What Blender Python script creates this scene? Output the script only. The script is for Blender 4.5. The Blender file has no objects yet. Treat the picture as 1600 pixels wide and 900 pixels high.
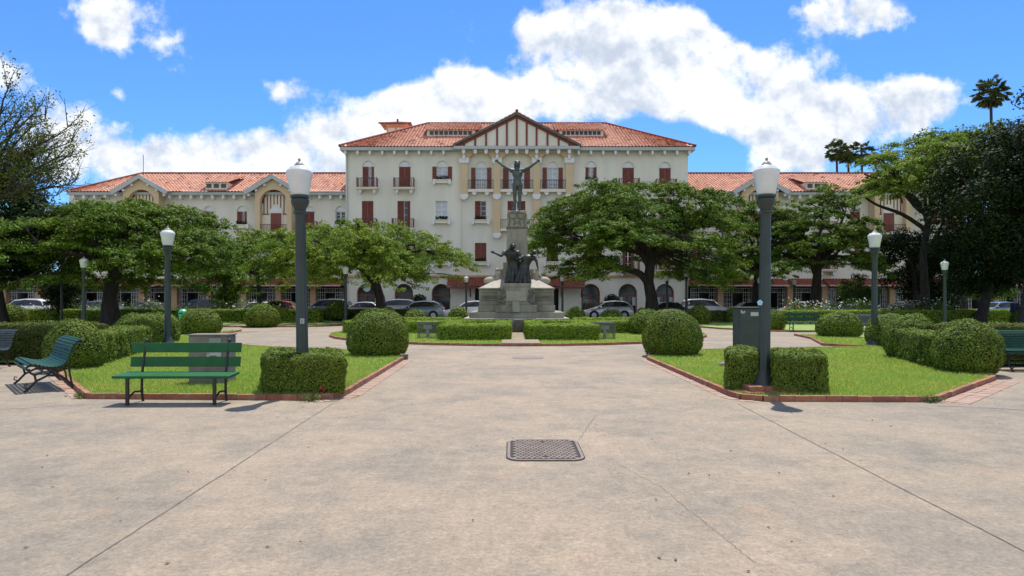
import bpy, bmesh, math, random
import numpy as np
from mathutils import Vector, Matrix, noise as mnoise
R = math.radians
scn = bpy.context.scene
random.seed(7); rng = np.random.default_rng(7)

# ------------------------------------------------------------------ camera, sky, sun, exposure
EYE = 1.5
cam = bpy.data.objects.new('camera', bpy.data.cameras.new('camera'))
scn.collection.objects.link(cam); scn.camera = cam
cam.location = (0, 0, EYE); cam.rotation_euler = (R(90), 0, 0)
cam.data.lens = 22.5; cam.data.sensor_width = 36; cam.data.shift_y = 20/1600
cam.data.clip_start = 0.1; cam.data.clip_end = 3000
scn.render.resolution_x = 1024; scn.render.resolution_y = 576
scn.view_settings.view_transform = 'Standard'; scn.view_settings.look = 'None'
scn.view_settings.gamma = 1; scn.view_settings.exposure = 0.48
SUN_DIR = Vector((0.30, 1.42, 3.4)).normalized()      # towards the sun
sun = bpy.data.objects.new('sun', bpy.data.lights.new('sun', 'SUN'))
scn.collection.objects.link(sun)
sun.data.energy = 4.3; sun.data.angle = R(0.53); sun.data.color = (1, 0.955, 0.89)
sun.rotation_euler = SUN_DIR.to_track_quat('Z', 'Y').to_euler()

world = bpy.data.worlds.new('World'); scn.world = world; world.use_nodes = True
def build_sky():
    nt = world.node_tree; N = nt.nodes; L = nt.links; N.clear()
    out = N.new('ShaderNodeOutputWorld'); bg = N.new('ShaderNodeBackground')
    bg.inputs[1].default_value = 0.11; L.new(bg.outputs[0], out.inputs[0])
    sky = N.new('ShaderNodeTexSky'); sky.sky_type = 'NISHITA'; sky.sun_disc = False
    sky.sun_elevation = math.asin(SUN_DIR.z); sky.sun_rotation = math.atan2(SUN_DIR.x, SUN_DIR.y)
    sky.air_density = 1.0; sky.dust_density = 0.3; sky.ozone_density = 2.5; sky.altitude = 1100
    def M(op, a, b=None, c=None, clamp=False):
        n = N.new('ShaderNodeMath'); n.operation = op; n.use_clamp = clamp
        for i, v in enumerate((a, b, c)):
            if v is None: continue
            if isinstance(v, (int, float)): n.inputs[i].default_value = v
            else: L.new(v, n.inputs[i])
        return n.outputs[0]
    tc = N.new('ShaderNodeTexCoord'); sep = N.new('ShaderNodeSeparateXYZ'); L.new(tc.outputs['Generated'], sep.inputs[0])
    ax = sep.outputs[0]; ay = M('MAXIMUM', M('ABSOLUTE', sep.outputs[1]), 0.05); az = sep.outputs[2]
    u = M('DIVIDE', ax, ay); v = M('DIVIDE', az, ay)
    # fine warping noise
    comb = N.new('ShaderNodeCombineXYZ'); L.new(u, comb.inputs[0]); L.new(v, comb.inputs[1]); L.new(sep.outputs[1], comb.inputs[2])
    def noise(scale, detail, rough, off=(0,0,0), sc=(1,1,0.3)):
        mp = N.new('ShaderNodeMapping'); mp.inputs['Location'].default_value = off; mp.inputs['Scale'].default_value = sc
        L.new(comb.outputs[0], mp.inputs[0])
        n = N.new('ShaderNodeTexNoise'); n.inputs['Scale'].default_value = scale; n.inputs['Detail'].default_value = detail
        n.inputs['Roughness'].default_value = rough; L.new(mp.outputs[0], n.inputs[0]); return n.outputs[0]
    # cloud banks: (centre px, py, radius x, radius y, weight) seen from the plaza, written as directions
    blobs = [(560,250,190,75,1.25),(700,180,110,75,1.35),(450,265,150,65,1.1),(300,275,160,50,1.0),(180,240,130,60,.75),(640,180,60,50,.8),
             (735,140,55,40,1.2),(800,170,50,40,.6),
             (925,95,135,85,1.35),(985,50,90,60,.9),(850,50,80,50,.8),(1110,120,110,80,1.3),(1260,185,150,68,1.3),(1065,60,60,45,.8),(1165,90,60,40,.6),(1190,22,45,40,-.9),(1000,240,170,45,-1.5),(775,60,38,60,-.8),(1042,62,18,55,-.6),(380,175,90,35,-.5),(1420,80,70,30,-.5),(600,110,80,40,-.5),(350,60,60,60,-.4),(215,45,14,40,-.5),
             (1215,243,100,62,1.05),(1380,180,80,60,1.0),(1440,155,60,38,.95),(1310,25,85,45,1.0),(1400,22,50,35,1.0),(1480,35,45,35,.85),
             (165,15,45,45,1.0),(180,45,35,35,.85),(262,58,78,30,.95),(278,112,38,24,.85),(440,143,55,26,1.05),(15,115,40,28,.75),(100,190,70,60,.65),
             (190,143,16,14,.95),(250,10,30,22,.5), (960,160,90,60,.8), (30,230,120,60,.6),
             (1700,330,200,60,.8),(-150,100,160,80,.9),(-350,250,200,90,1.0),(1850,150,200,90,.9),(2300,250,300,100,1),(-1200,100,500,180,1)]
    cov = None
    for (px, py, rx, ry, w) in blobs:
        cx = (px-800)/1000; cy = (470-py)/1000
        dx = M('MULTIPLY', M('SUBTRACT', u, cx), 1000/rx); dy = M('MULTIPLY', M('SUBTRACT', v, cy), 1000/ry)
        g = M('MULTIPLY', M('EXPONENT', M('MULTIPLY', M('MULTIPLY_ADD', dx, dx, M('MULTIPLY', dy, dy)), -0.9)), w)
        cov = g if cov is None else M('ADD', cov, g)
    back = M('MULTIPLY', M('SMOOTH_MAX', M('MULTIPLY', sep.outputs[1], -3.0), 0.0, 0.3), 1.0)      # unseen cloud added behind the viewer to whiten the fill light
    cov = M('ADD', cov, M('MINIMUM', back, 0.95))
    high = M('MINIMUM', M('MAXIMUM', M('MULTIPLY', M('SUBTRACT', az, 0.72), 4.0), 0.0), 0.55)       # unseen overhead cloud, added for the same white fill
    cov = M('MINIMUM', M('ADD', cov, high), 1.5)
    n1 = noise(7.5, 11, 0.58); n2 = noise(28, 8, 0.6, (3,1,0))
    raw = M('SUBTRACT', M('MULTIPLY_ADD', n1, 2.9, M('MULTIPLY_ADD', n2, 1.5, cov)), 2.87)
    n3 = noise(7.5, 11, 0.58, (0.006, 0.022, 0))
    mr = N.new('ShaderNodeMapRange'); mr.interpolation_type = 'SMOOTHSTEP'; L.new(raw, mr.inputs[0])
    mr.inputs[1].default_value = -0.06; mr.inputs[2].default_value = 0.66
    # painted cloud shading: grey-blue undersides and cores, white lit tops
    sh = noise(6.0, 7, 0.55, (0.6, 0.25, 0), (1, 1.7, .3))
    mr2 = N.new('ShaderNodeMapRange'); mr2.interpolation_type = 'SMOOTHSTEP'
    L.new(M('ADD', M('MULTIPLY_ADD', M('SUBTRACT', n3, n1), 2.6, sh), M('MULTIPLY', raw, 0.06)), mr2.inputs[0]); mr2.inputs[1].default_value = .36; mr2.inputs[2].default_value = .92
    cc = N.new('ShaderNodeMixRGB'); L.new(mr2.outputs[0], cc.inputs[0])
    cc.inputs[1].default_value = (7.2, 7.3, 7.4, 1); cc.inputs[2].default_value = (4.1, 4.6, 5.35, 1)
    tint = N.new('ShaderNodeMixRGB'); tint.blend_type = 'MULTIPLY'; tint.inputs[0].default_value = 1
    L.new(sky.outputs[0], tint.inputs[1]); tint.inputs[2].default_value = SKY_TINT
    mix = N.new('ShaderNodeMixRGB'); L.new(M('MULTIPLY', mr.outputs[0], .97), mix.inputs[0]); L.new(tint.outputs[0], mix.inputs[1]); L.new(cc.outputs[0], mix.inputs[2])
    L.new(mix.outputs[0], bg.inputs[0])
SKY_TINT = (0.52, 0.90, 1.34, 1)
build_sky()

# ------------------------------------------------------------------ helpers
def PX(px, d): return (px-800)*d/1000
def PZ(py, d): return EYE-(py-470)*d/1000
def gd(py): return EYE*1000/(py-470)
def G(px, py): d = gd(py); return (PX(px, d), d)
def link(o): scn.collection.objects.link(o); return o
def tag(o, label=None, cat=None, group=None, kind=None):
    if label: o['label'] = label
    if cat: o['category'] = cat
    if group: o['group'] = group
    if kind: o['kind'] = kind
    return o
def empty(name, loc, label, cat, group=None, rz=0):
    o = link(bpy.data.objects.new(name, None)); o.location = loc; o.rotation_euler = (0, 0, rz); o.empty_display_size = .3
    return tag(o, label, cat, group)
def copy_tree(o, parent=None):
    c = o.copy(); link(c)
    if parent: c.parent = parent
    for ch in list(o.children): copy_tree(ch, c)
    return c
def wloc(p):
    v = Vector((0,0,0))
    while p is not None: v += p.location; p = p.parent
    return v

class MB:
    def __init__(s): s.v = []; s.f = []; s.m = []
    def add(s, vs, fs, mi=0):
        k = len(s.v); s.v += [tuple(p) for p in vs]; s.f += [tuple(i+k for i in f) for f in fs]; s.m += [mi]*len(fs); return s
    def box(s, x0, x1, y0, y1, z0, z1, mi=0):
        return s.add([(x0,y0,z0),(x1,y0,z0),(x1,y1,z0),(x0,y1,z0),(x0,y0,z1),(x1,y0,z1),(x1,y1,z1),(x0,y1,z1)],
              [(0,3,2,1),(4,5,6,7),(0,1,5,4),(1,2,6,5),(2,3,7,6),(3,0,4,7)], mi)
    def prism(s, poly, y0, y1, mi=0):              # poly of (x,z), extruded in y
        n = len(poly)
        vs = [(x,y0,z) for x,z in poly]+[(x,y1,z) for x,z in poly]
        fs = [tuple(range(n)), tuple(range(2*n-1, n-1, -1))]+[(i, i+n, (i+1)%n+n, (i+1)%n) for i in range(n)]
        return s.add(vs, fs, mi)
    def slab(s, poly, z0, z1, mi=0):               # poly of (x,y)
        n = len(poly)
        vs = [(x,y,z0) for x,y in poly]+[(x,y,z1) for x,y in poly]
        fs = [tuple(range(n-1,-1,-1)), tuple(range(n, 2*n))]+[(i, (i+1)%n, (i+1)%n+n, i+n) for i in range(n)]
        return s.add(vs, fs, mi)
    def lathe(s, prof, c=(0,0,0), n=16, flutes=0, fd=0, fz=(0,0), axis='z', mi=0):
        vs = []; fs = []
        for r, z in prof:
            for i in range(n):
                a = 2*math.pi*i/n; rr = r
                if flutes and fz[0] <= z <= fz[1]: rr = r*(1-fd*(0.5+0.5*math.cos(a*flutes)))
                p = (rr*math.cos(a), rr*math.sin(a), z)
                if axis == 'y': p = (p[0], p[2], p[1])
                if axis == 'x': p = (p[2], p[0], p[1])
                vs.append((c[0]+p[0], c[1]+p[1], c[2]+p[2]))
        for j in range(len(prof)-1):
            for i in range(n): fs.append((j*n+i, j*n+(i+1)%n, (j+1)*n+(i+1)%n, (j+1)*n+i))
        fs.append(tuple(range(n-1,-1,-1))); k = (len(prof)-1)*n; fs.append(tuple(range(k, k+n)))
        return s.add(vs, fs, mi)
    def tube(s, pts, rad, n=6, mi=0):
        pts = [Vector(p) for p in pts]; m = len(pts)
        if not hasattr(rad, '__len__'): rad = [rad]*m
        vs = []; fs = []
        prev = None
        for i, p in enumerate(pts):
            t = (pts[min(i+1,m-1)]-pts[max(i-1,0)]).normalized()
            ref = prev if prev is not None else (Vector((0,0,1)) if abs(t.z) < .9 else Vector((1,0,0)))
            a = (ref-t*ref.dot(t)).normalized(); b = t.cross(a); prev = a
            for k in range(n):
                w = 2*math.pi*k/n; vs.append(p+(a*math.cos(w)+b*math.sin(w))*rad[i])
        for j in range(m-1):
            for k in range(n): fs.append((j*n+k, j*n+(k+1)%n, (j+1)*n+(k+1)%n, (j+1)*n+k))
        fs.append(tuple(range(n-1,-1,-1))); fs.append(tuple(range((m-1)*n, m*n)))
        return s.add(vs, fs, mi)
    def ball(s, c, r, n=12, m=8, rot=None, mi=0):
        if not hasattr(r, '__len__'): r = (r,r,r)
        vs = []; fs = []; c = Vector(c)
        for j in range(1, m):
            ph = math.pi*j/m
            for i in range(n):
                a = 2*math.pi*i/n
                p = Vector((r[0]*math.sin(ph)*math.cos(a), r[1]*math.sin(ph)*math.sin(a), r[2]*math.cos(ph)))
                if rot: p = rot @ p
                vs.append(c+p)
        t = Vector((0,0,r[2])); b = -t
        if rot: t = rot @ t; b = rot @ b
        vs += [c+t, c+b]; T = len(vs)-2; B = T+1
        for j in range(m-2):
            for i in range(n): fs.append((j*n+i, (j+1)*n+i, (j+1)*n+(i+1)%n, j*n+(i+1)%n))
        for i in range(n): fs.append((T, i, (i+1)%n)); fs.append((B, (m-2)*n+(i+1)%n, (m-2)*n+i))
        return s.add(vs, fs, mi)
    def cap(s, p0, p1, r0, r1, n=10):
        p0, p1 = Vector(p0), Vector(p1); d = (p1-p0); L = d.length; t = d/L
        pts = [p0-t*r0*.98, p0-t*r0*.7, p0-t*r0*.3, p0, p0+d*.5, p1, p1+t*r1*.3, p1+t*r1*.7, p1+t*r1*.98]
        rr = [r0*.15, r0*.7, r0*.95, r0, (r0+r1)/2, r1, r1*.95, r1*.7, r1*.15]
        return s.tube(pts, rr, n)
    def build(s, name, mats, parent=None, smooth=False, loc=None, local=False, bevel=0, seg=1):
        me = bpy.data.meshes.new(name)
        off = Vector((0,0,0))
        if parent is not None and not local: off = wloc(parent)
        if loc is not None: off = off+Vector(loc)
        me.from_pydata([(x-off.x, y-off.y, z-off.z) for x,y,z in s.v], [], s.f)
        if not isinstance(mats, (list, tuple)): mats = [mats]
        for m in mats: me.materials.append(m)
        me.polygons.foreach_set('material_index', s.m)
        if smooth: me.polygons.foreach_set('use_smooth', [True]*len(s.f))
        bm = bmesh.new(); bm.from_mesh(me); bmesh.ops.recalc_face_normals(bm, faces=bm.faces)
        if smooth:
            for e in bm.edges:
                if len(e.link_faces) == 2 and e.calc_face_angle(0) > R(38): e.smooth = False
        bm.to_mesh(me); bm.free()
        o = link(bpy.data.objects.new(name, me))
        if loc is not None: o.location = loc
        if parent is not None: o.parent = parent
        if bevel:
            b = o.modifiers.new('bevel', 'BEVEL'); b.width = bevel; b.segments = seg; b.limit_method = 'ANGLE'; b.angle_limit = R(40)
        return o

# ------------------------------------------------------------------ materials
def mat(name, c1, c2=None, rough=.7, scale=4, detail=4, bump=0, bscale=30, metal=0, spec=.5, coord='Object', stretch=None, bdist=.02):
    m = bpy.data.materials.new(name); m.use_nodes = True; nt = m.node_tree; N = nt.nodes; L = nt.links
    p = N['Principled BSDF']; p.inputs['Roughness'].default_value = rough; p.inputs['Metallic'].default_value = metal
    p.inputs['Specular IOR Level'].default_value = spec
    p.inputs['Base Color'].default_value = (*c1, 1)
    tc = N.new('ShaderNodeTexCoord'); co = tc.outputs[coord]
    if stretch:
        mp = N.new('ShaderNodeMapping'); mp.inputs['Scale'].default_value = stretch; L.new(co, mp.inputs[0]); co = mp.outputs[0]
    if c2:
        n = N.new('ShaderNodeTexNoise'); n.inputs['Scale'].default_value = scale; n.inputs['Detail'].default_value = detail
        n.inputs['Roughness'].default_value = .6; L.new(co, n.inputs[0])
        r = N.new('ShaderNodeMapRange'); L.new(n.outputs[0], r.inputs[0]); r.inputs[1].default_value = .33; r.inputs[2].default_value = .67
        x = N.new('ShaderNodeMixRGB'); L.new(r.outputs[0], x.inputs[0]); x.inputs[1].default_value = (*c1, 1); x.inputs[2].default_value = (*c2, 1)
        L.new(x.outputs[0], p.inputs['Base Color'])
    if bump:
        n = N.new('ShaderNodeTexNoise'); n.inputs['Scale'].default_value = bscale; n.inputs['Detail'].default_value = 5; L.new(co, n.inputs[0])
        b = N.new('ShaderNodeBump'); b.inputs['Strength'].default_value = bump; b.inputs['Distance'].default_value = bdist
        L.new(n.outputs[0], b.inputs['Height']); L.new(b.outputs[0], p.inputs['Normal'])
    return m
def leafmat(name, c1, c2, trans=.3, rough=.5, c3=None, scale=.35):
    m = bpy.data.materials.new(name); m.use_nodes = True; nt = m.node_tree; N = nt.nodes; L = nt.links
    p = N['Principled BSDF']; out = N['Material Output']; p.inputs['Roughness'].default_value = rough
    p.inputs['Specular IOR Level'].default_value = .12; p.inputs['Roughness'].default_value = max(rough,.65)
    g = N.new('ShaderNodeNewGeometry')
    x = N.new('ShaderNodeMixRGB'); L.new(g.outputs['Random Per Island'], x.inputs[0])
    x.inputs[1].default_value = (*c1, 1); x.inputs[2].default_value = (*c2, 1)
    tc = N.new('ShaderNodeTexCoord'); n = N.new('ShaderNodeTexNoise'); n.inputs['Scale'].default_value = scale; n.inputs['Detail'].default_value = 3
    L.new(tc.outputs['Object'], n.inputs[0])
    r = N.new('ShaderNodeMapRange'); L.new(n.outputs[0], r.inputs[0]); r.inputs[1].default_value = .35; r.inputs[2].default_value = .65
    y = N.new('ShaderNodeMixRGB'); y.blend_type = 'MIX'; L.new(r.outputs[0], y.inputs[0]); L.new(x.outputs[0], y.inputs[1])
    z = N.new('ShaderNodeMixRGB'); z.blend_type = 'MULTIPLY'; z.inputs[0].default_value = 1; L.new(x.outputs[0], z.inputs[1]); z.inputs[2].default_value = (*(c3 or (1.5,1.25,.9)), 1)
    L.new(z.outputs[0], y.inputs[2]); L.new(y.outputs[0], p.inputs['Base Color'])
    t = N.new('ShaderNodeBsdfTranslucent'); hs = N.new('ShaderNodeMixRGB'); hs.blend_type = 'MULTIPLY'; hs.inputs[0].default_value = 1
    L.new(y.outputs[0], hs.inputs[1]); hs.inputs[2].default_value = (1.5, 1.5, .7, 1); L.new(hs.outputs[0], t.inputs[0])
    mx = N.new('ShaderNodeMixShader'); mx.inputs[0].default_value = trans
    L.new(p.outputs[0], mx.inputs[1]); L.new(t.outputs[0], mx.inputs[2]); L.new(mx.outputs[0], out.inputs[0])
    return m
def pavement_mat():
    m = bpy.data.materials.new('worn_paving'); m.use_nodes = True; nt = m.node_tree; N = nt.nodes; L = nt.links
    p = N['Principled BSDF']; p.inputs['Roughness'].default_value = .85; p.inputs['Specular IOR Level'].default_value = .3
    tc = N.new('ShaderNodeTexCoord')
    def noise(scale, det, rough, st=(1,1,1), off=(0,0,0), dist=0):
        mp = N.new('ShaderNodeMapping'); mp.inputs['Scale'].default_value = st; mp.inputs['Location'].default_value = off
        L.new(tc.outputs['Object'], mp.inputs[0]); n = N.new('ShaderNodeTexNoise'); n.inputs['Scale'].default_value = scale
        n.inputs['Detail'].default_value = det; n.inputs['Roughness'].default_value = rough; n.inputs['Distortion'].default_value = dist
        L.new(mp.outputs[0], n.inputs[0]); return n.outputs[0]
    def rng_(v, a, b):
        r = N.new('ShaderNodeMapRange'); L.new(v, r.inputs[0]); r.inputs[1].default_value = a; r.inputs[2].default_value = b; return r.outputs[0]
    def mix(f, a, b, mode='MIX'):
        x = N.new('ShaderNodeMixRGB'); x.blend_type = mode
        if isinstance(f, float): x.inputs[0].default_value = f
        else: L.new(f, x.inputs[0])
        for i, c in ((1, a), (2, b)):
            if isinstance(c, tuple): x.inputs[i].default_value = (*c, 1)
            else: L.new(c, x.inputs[i])
        return x.outputs[0]
    big = rng_(noise(.40, 10, .66), .42, .60)
    c = mix(big, (.325,.300,.268), (.435,.380,.318))
    med = rng_(noise(1.3, 12, .72, (1,.8,1), (4,2,0)), .44, .66)
    c = mix(med, c, (.450,.392,.325))
    gr = rng_(noise(.9, 12, .74, (1,1,1), (9,1,0)), .50, .66)
    c = mix(gr, c, (.285,.272,.245))
    red = rng_(noise(1.5, 9, .66, (1,1.2,1), (2,7,0)), .60, .76)
    c = mix(red, c, (.46,.335,.255))
    st = rng_(noise(6, 12, .85, (1,1,1), (1,5,0)), .38, .62); c = mix(st, mix(1.0, c, (.80,.80,.80), 'MULTIPLY'), mix(1.0, c, (1.12,1.12,1.11), 'MULTIPLY'))
    sp = rng_(noise(26, 9, 1.0), .40, .58); c = mix(sp, mix(1.0, c, (.56,.56,.55), 'MULTIPLY'), mix(1.0, c, (1.20,1.20,1.19), 'MULTIPLY'))
    sp2 = rng_(noise(170, 2, .6), .62, .72); c = mix(sp2, c, mix(1.0, c, (1.35,1.34,1.3), 'MULTIPLY'))
    sx = N.new('ShaderNodeSeparateXYZ'); L.new(tc.outputs['Object'], sx.inputs[0])
    a_ = N.new('ShaderNodeMath'); a_.operation = 'ABSOLUTE'; L.new(sx.outputs[0], a_.inputs[0])
    slab = rng_(a_.outputs[0], 2.3, 3.4); c = mix(slab, mix(1.0, c, (1.0,.985,.97), 'MULTIPLY'), mix(1.0, c, (.93,.935,.925), 'MULTIPLY'))
    spot = N.new('ShaderNodeTexVoronoi'); spot.inputs['Scale'].default_value = 1.3; L.new(tc.outputs['Object'], spot.inputs[0])
    c = mix(rng_(spot.outputs['Distance'], .020, .012), c, (.09,.085,.075))
    c = mix(1.0, c, (.80,.735,.645), 'MULTIPLY')
    L.new(c, p.inputs['Base Color'])
    b = N.new('ShaderNodeBump'); b.inputs['Strength'].default_value = .6; b.inputs['Distance'].default_value = .006
    L.new(noise(120, 4, .7), b.inputs['Height']); L.new(b.outputs[0], p.inputs['Normal'])
    return m
def brick_mat(name, c1, c2, mortar, sx, sy, off=.5):
    m = bpy.data.materials.new(name); m.use_nodes = True; nt = m.node_tree; N = nt.nodes; L = nt.links
    p = N['Principled BSDF']; p.inputs['Roughness'].default_value = .85
    g = N.new('ShaderNodeNewGeometry'); x = N.new('ShaderNodeMixRGB'); L.new(g.outputs['Random Per Island'], x.inputs[0])
    x.inputs[1].default_value = (*c1,1); x.inputs[2].default_value = (*c2,1)
    tc = N.new('ShaderNodeTexCoord'); n = N.new('ShaderNodeTexNoise'); n.inputs['Scale'].default_value = 9; n.inputs['Detail'].default_value = 6
    L.new(tc.outputs['Object'], n.inputs[0]); r = N.new('ShaderNodeMapRange'); L.new(n.outputs[0], r.inputs[0]); r.inputs[1].default_value = .5; r.inputs[2].default_value = .75
    y = N.new('ShaderNodeMixRGB'); L.new(r.outputs[0], y.inputs[0]); L.new(x.outputs[0], y.inputs[1]); y.inputs[2].default_value = (*mortar,1)
    L.new(y.outputs[0], p.inputs['Base Color'])
    b = N.new('ShaderNodeBump'); b.inputs['Strength'].default_value = .5; b.inputs['Distance'].default_value = .01
    n2 = N.new('ShaderNodeTexNoise'); n2.inputs['Scale'].default_value = 60; L.new(tc.outputs['Object'], n2.inputs[0])
    L.new(n2.outputs[0], b.inputs['Height']); L.new(b.outputs[0], p.inputs['Normal'])
    return m
M = dict(
    pave=pavement_mat(),
    asphalt=mat('asphalt', (.05,.05,.052), (.07,.07,.07), .9, 3, bump=.3, bscale=80),
    joint=mat('joint_dirt', (.10,.085,.065), (.24,.20,.16), .95, 6),
    brick=brick_mat('kerb_brick', (.36,.14,.075), (.23,.085,.05), (.33,.22,.14), 1, 1),
    brickflat=brick_mat('flat_brick', (.35,.195,.135), (.33,.235,.17), (.36,.30,.235), 1, 1),
    lawn=mat('lawn', (.165,.270,.050), (.265,.345,.090), .9, 1.2, 8, bump=.8, bscale=60, bdist=.04),
    blade=leafmat('grass_blade', (.185,.310,.060), (.320,.425,.125), .35, .55, (1.32,1.0,1.15), .9),
    box=leafmat('boxwood_leaf', (.044,.080,.009), (.175,.245,.038), .12, .5, (1.25,1.12,.9), 1.3),
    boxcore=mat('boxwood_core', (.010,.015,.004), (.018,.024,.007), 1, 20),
    limehedge=leafmat('hedge_leaf', (.095,.170,.015), (.225,.325,.038), .15, .5, (1.2,1.08,.8), 1.3),
    darkhedge=leafmat('dark_hedge_leaf', (.050,.075,.014), (.100,.125,.028), .18, .5, (1.2,1.1,.9), 1.3),
    twig=mat('twig', (.10,.07,.045), (.06,.045,.03), .9, 9),
    bark=mat('bark', (.024,.019,.015), (.055,.046,.038), .95, 5, 6, bump=.8, bscale=12, bdist=.05, stretch=(1,1,.3)),
    flam=leafmat('flamboyant_leaf', (.040,.092,.010), (.130,.210,.028), .18, .5, (1.35,1.15,.8)),
    flam2=leafmat('light_tree_leaf', (.088,.160,.020), (.205,.295,.052), .22, .5, (1.3,1.12,.8)),
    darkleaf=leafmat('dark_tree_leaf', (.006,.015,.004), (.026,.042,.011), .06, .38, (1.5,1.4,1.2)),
    sparse=leafmat('sparse_tree_leaf', (.040,.070,.016), (.120,.150,.036), .2, .4),
    palm=leafmat('palm_leaf', (.035,.055,.014), (.075,.10,.028), .15, .4),
    rose=leafmat('rose_leaf', (.05,.10,.025), (.10,.17,.05), .2, .5),
    petal=mat('white_petal', (.55,.54,.48), rough=.7), redpetal=mat('red_petal', (.55,.05,.05), rough=.7),
    wall=mat('cream_wall', (.715,.665,.54), (.80,.755,.63), .9, .9, 10, stretch=(1,1,.16), bump=.1, bscale=20),
    wallback=mat('loggia_wall', (.76,.69,.53), (.80,.73,.58), .9, .4, 5),
    yellow=mat('ochre_trim', (.63,.465,.265), (.68,.51,.31), .9, .5, 5),
    band=mat('orange_band', (.50,.29,.15), (.56,.35,.19), .9, .8, 5),
    white=mat('white_trim', (.72,.71,.68), (.80,.79,.77), .75, 2, 4),
    greytrim=mat('grey_fascia', (.44,.46,.44), (.52,.53,.50), .8, 1, 4),
    shutter=mat('red_shutter', (.170,.040,.022), (.225,.055,.030), .55, 3),
    railing=mat('railing_red', (.13,.028,.018), rough=.5),
    darkrail=mat('railing_dark', (.035,.015,.015), rough=.5),
    timber=mat('timber_red', (.19,.040,.024), (.24,.055,.032), .7, 3),
    glass=mat('window_glass', (.10,.12,.14), (.20,.23,.26), .12, 1.5, 2, spec=.8),
    curtain=mat('lace_curtain', (.50,.53,.57), (.62,.64,.67), .35, 6, 3, spec=.7),
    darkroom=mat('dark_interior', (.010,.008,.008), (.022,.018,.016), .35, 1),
    darkglass=mat('dark_glass', (.012,.013,.014), (.03,.03,.03), .12, 1, spec=.6),
    pink=mat('salmon_render', (.62,.33,.22), (.68,.39,.27), .85, 1),
    columnm=mat('tan_column', (.46,.29,.15), (.53,.35,.19), .85, 2),
    stone=mat('monument_stone', (.165,.150,.110), (.36,.325,.25), .85, 1.6, 10, bump=.5, bscale=18, bdist=.02, stretch=(1,1,.45)),
    stonelight=mat('monument_stone_pale', (.40,.36,.28), (.30,.275,.22), .85, 3, 8, bump=.3, bscale=22),
    stonedark=mat('monument_stone_dark', (.10,.095,.075), (.17,.16,.125), .85, 4, 8, bump=.6, bscale=22),
    bronze=mat('bronze', (.050,.060,.052), (.13,.145,.125), .58, 3.5, 7, metal=.55, bump=.3, bscale=14),
    bronzedark=mat('dark_bronze', (.022,.022,.020), (.065,.062,.052), .42, 4, 7, metal=.5, bump=.4, bscale=18),
    lampgreen=mat('lamp_paint', (.024,.036,.030), (.038,.054,.045), .42, 3, 5, bump=.08, bscale=60),
    opal=mat('opal_glass', (.74,.75,.70), (.66,.67,.62), .28, 5),
    lampcap=mat('lamp_cap', (.42,.42,.38), (.22,.22,.20), .5, 14, 6),
    benchgreen=mat('bench_green', (.008,.090,.022), (.013,.110,.030), .5, 6, bump=.05, bscale=40, spec=.3),
    benchteal=mat('bench_teal', (.008,.048,.030), (.016,.072,.046), .55, 8, bump=.08, bscale=40, spec=.25),
    benchdark=mat('bench_dark', (.030,.045,.045), (.055,.075,.075), .38, 8),
    iron=mat('black_iron', (.012,.012,.012), (.03,.028,.026), .5, 12),
    cast=mat('cast_iron_cover', (.145,.11,.088), (.24,.185,.145), .6, 9, 6, metal=.2, bump=.3, bscale=90),
    castdark=mat('cast_iron_groove', (.035,.03,.028), rough=.9),
    concrete=mat('concrete', (.17,.145,.125), (.245,.215,.19), .9, 5, 7, bump=.4, bscale=60),
    cabinet=mat('cabinet_paint', (.028,.042,.036), (.050,.064,.056), .55, 4, 6),
    label=mat('pale_label', (.50,.50,.48), (.40,.40,.40), .5, 8), plate=mat('meter_plate', (.20,.24,.22), (.26,.30,.28), .2, 6),
    mesh=mat('cage_metal', (.11,.11,.105), (.17,.17,.16), .5, 8, metal=.3),
    sticker=mat('blue_sticker', (.35,.62,.72), rough=.5),
    bin=mat('green_plastic', (.05,.40,.20), (.07,.46,.24), .4, 6),
    rubber=mat('rubber', (.015,.015,.015), rough=.8), rim=mat('alloy_rim', (.4,.4,.42), rough=.3, metal=.7),
    lightred=mat('tail_lamp', (.26,.02,.02), rough=.2), lightw=mat('head_lamp', (.7,.72,.75), rough=.1),
    skin=mat('skin', (.36,.21,.14), rough=.6), navy=mat('navy_cloth', (.018,.022,.055), (.03,.035,.075), .9, 20), hair=mat('dark_hair', (.02,.015,.012), rough=.6),
    soil=mat('garden_soil', (.10,.06,.035), (.07,.045,.03), .95, 6),
    deadleaf=mat('dead_leaf', (.10,.055,.025), rough=.9), straw=mat('dry_thatch', (.30,.27,.14), rough=.9),
)
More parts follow.
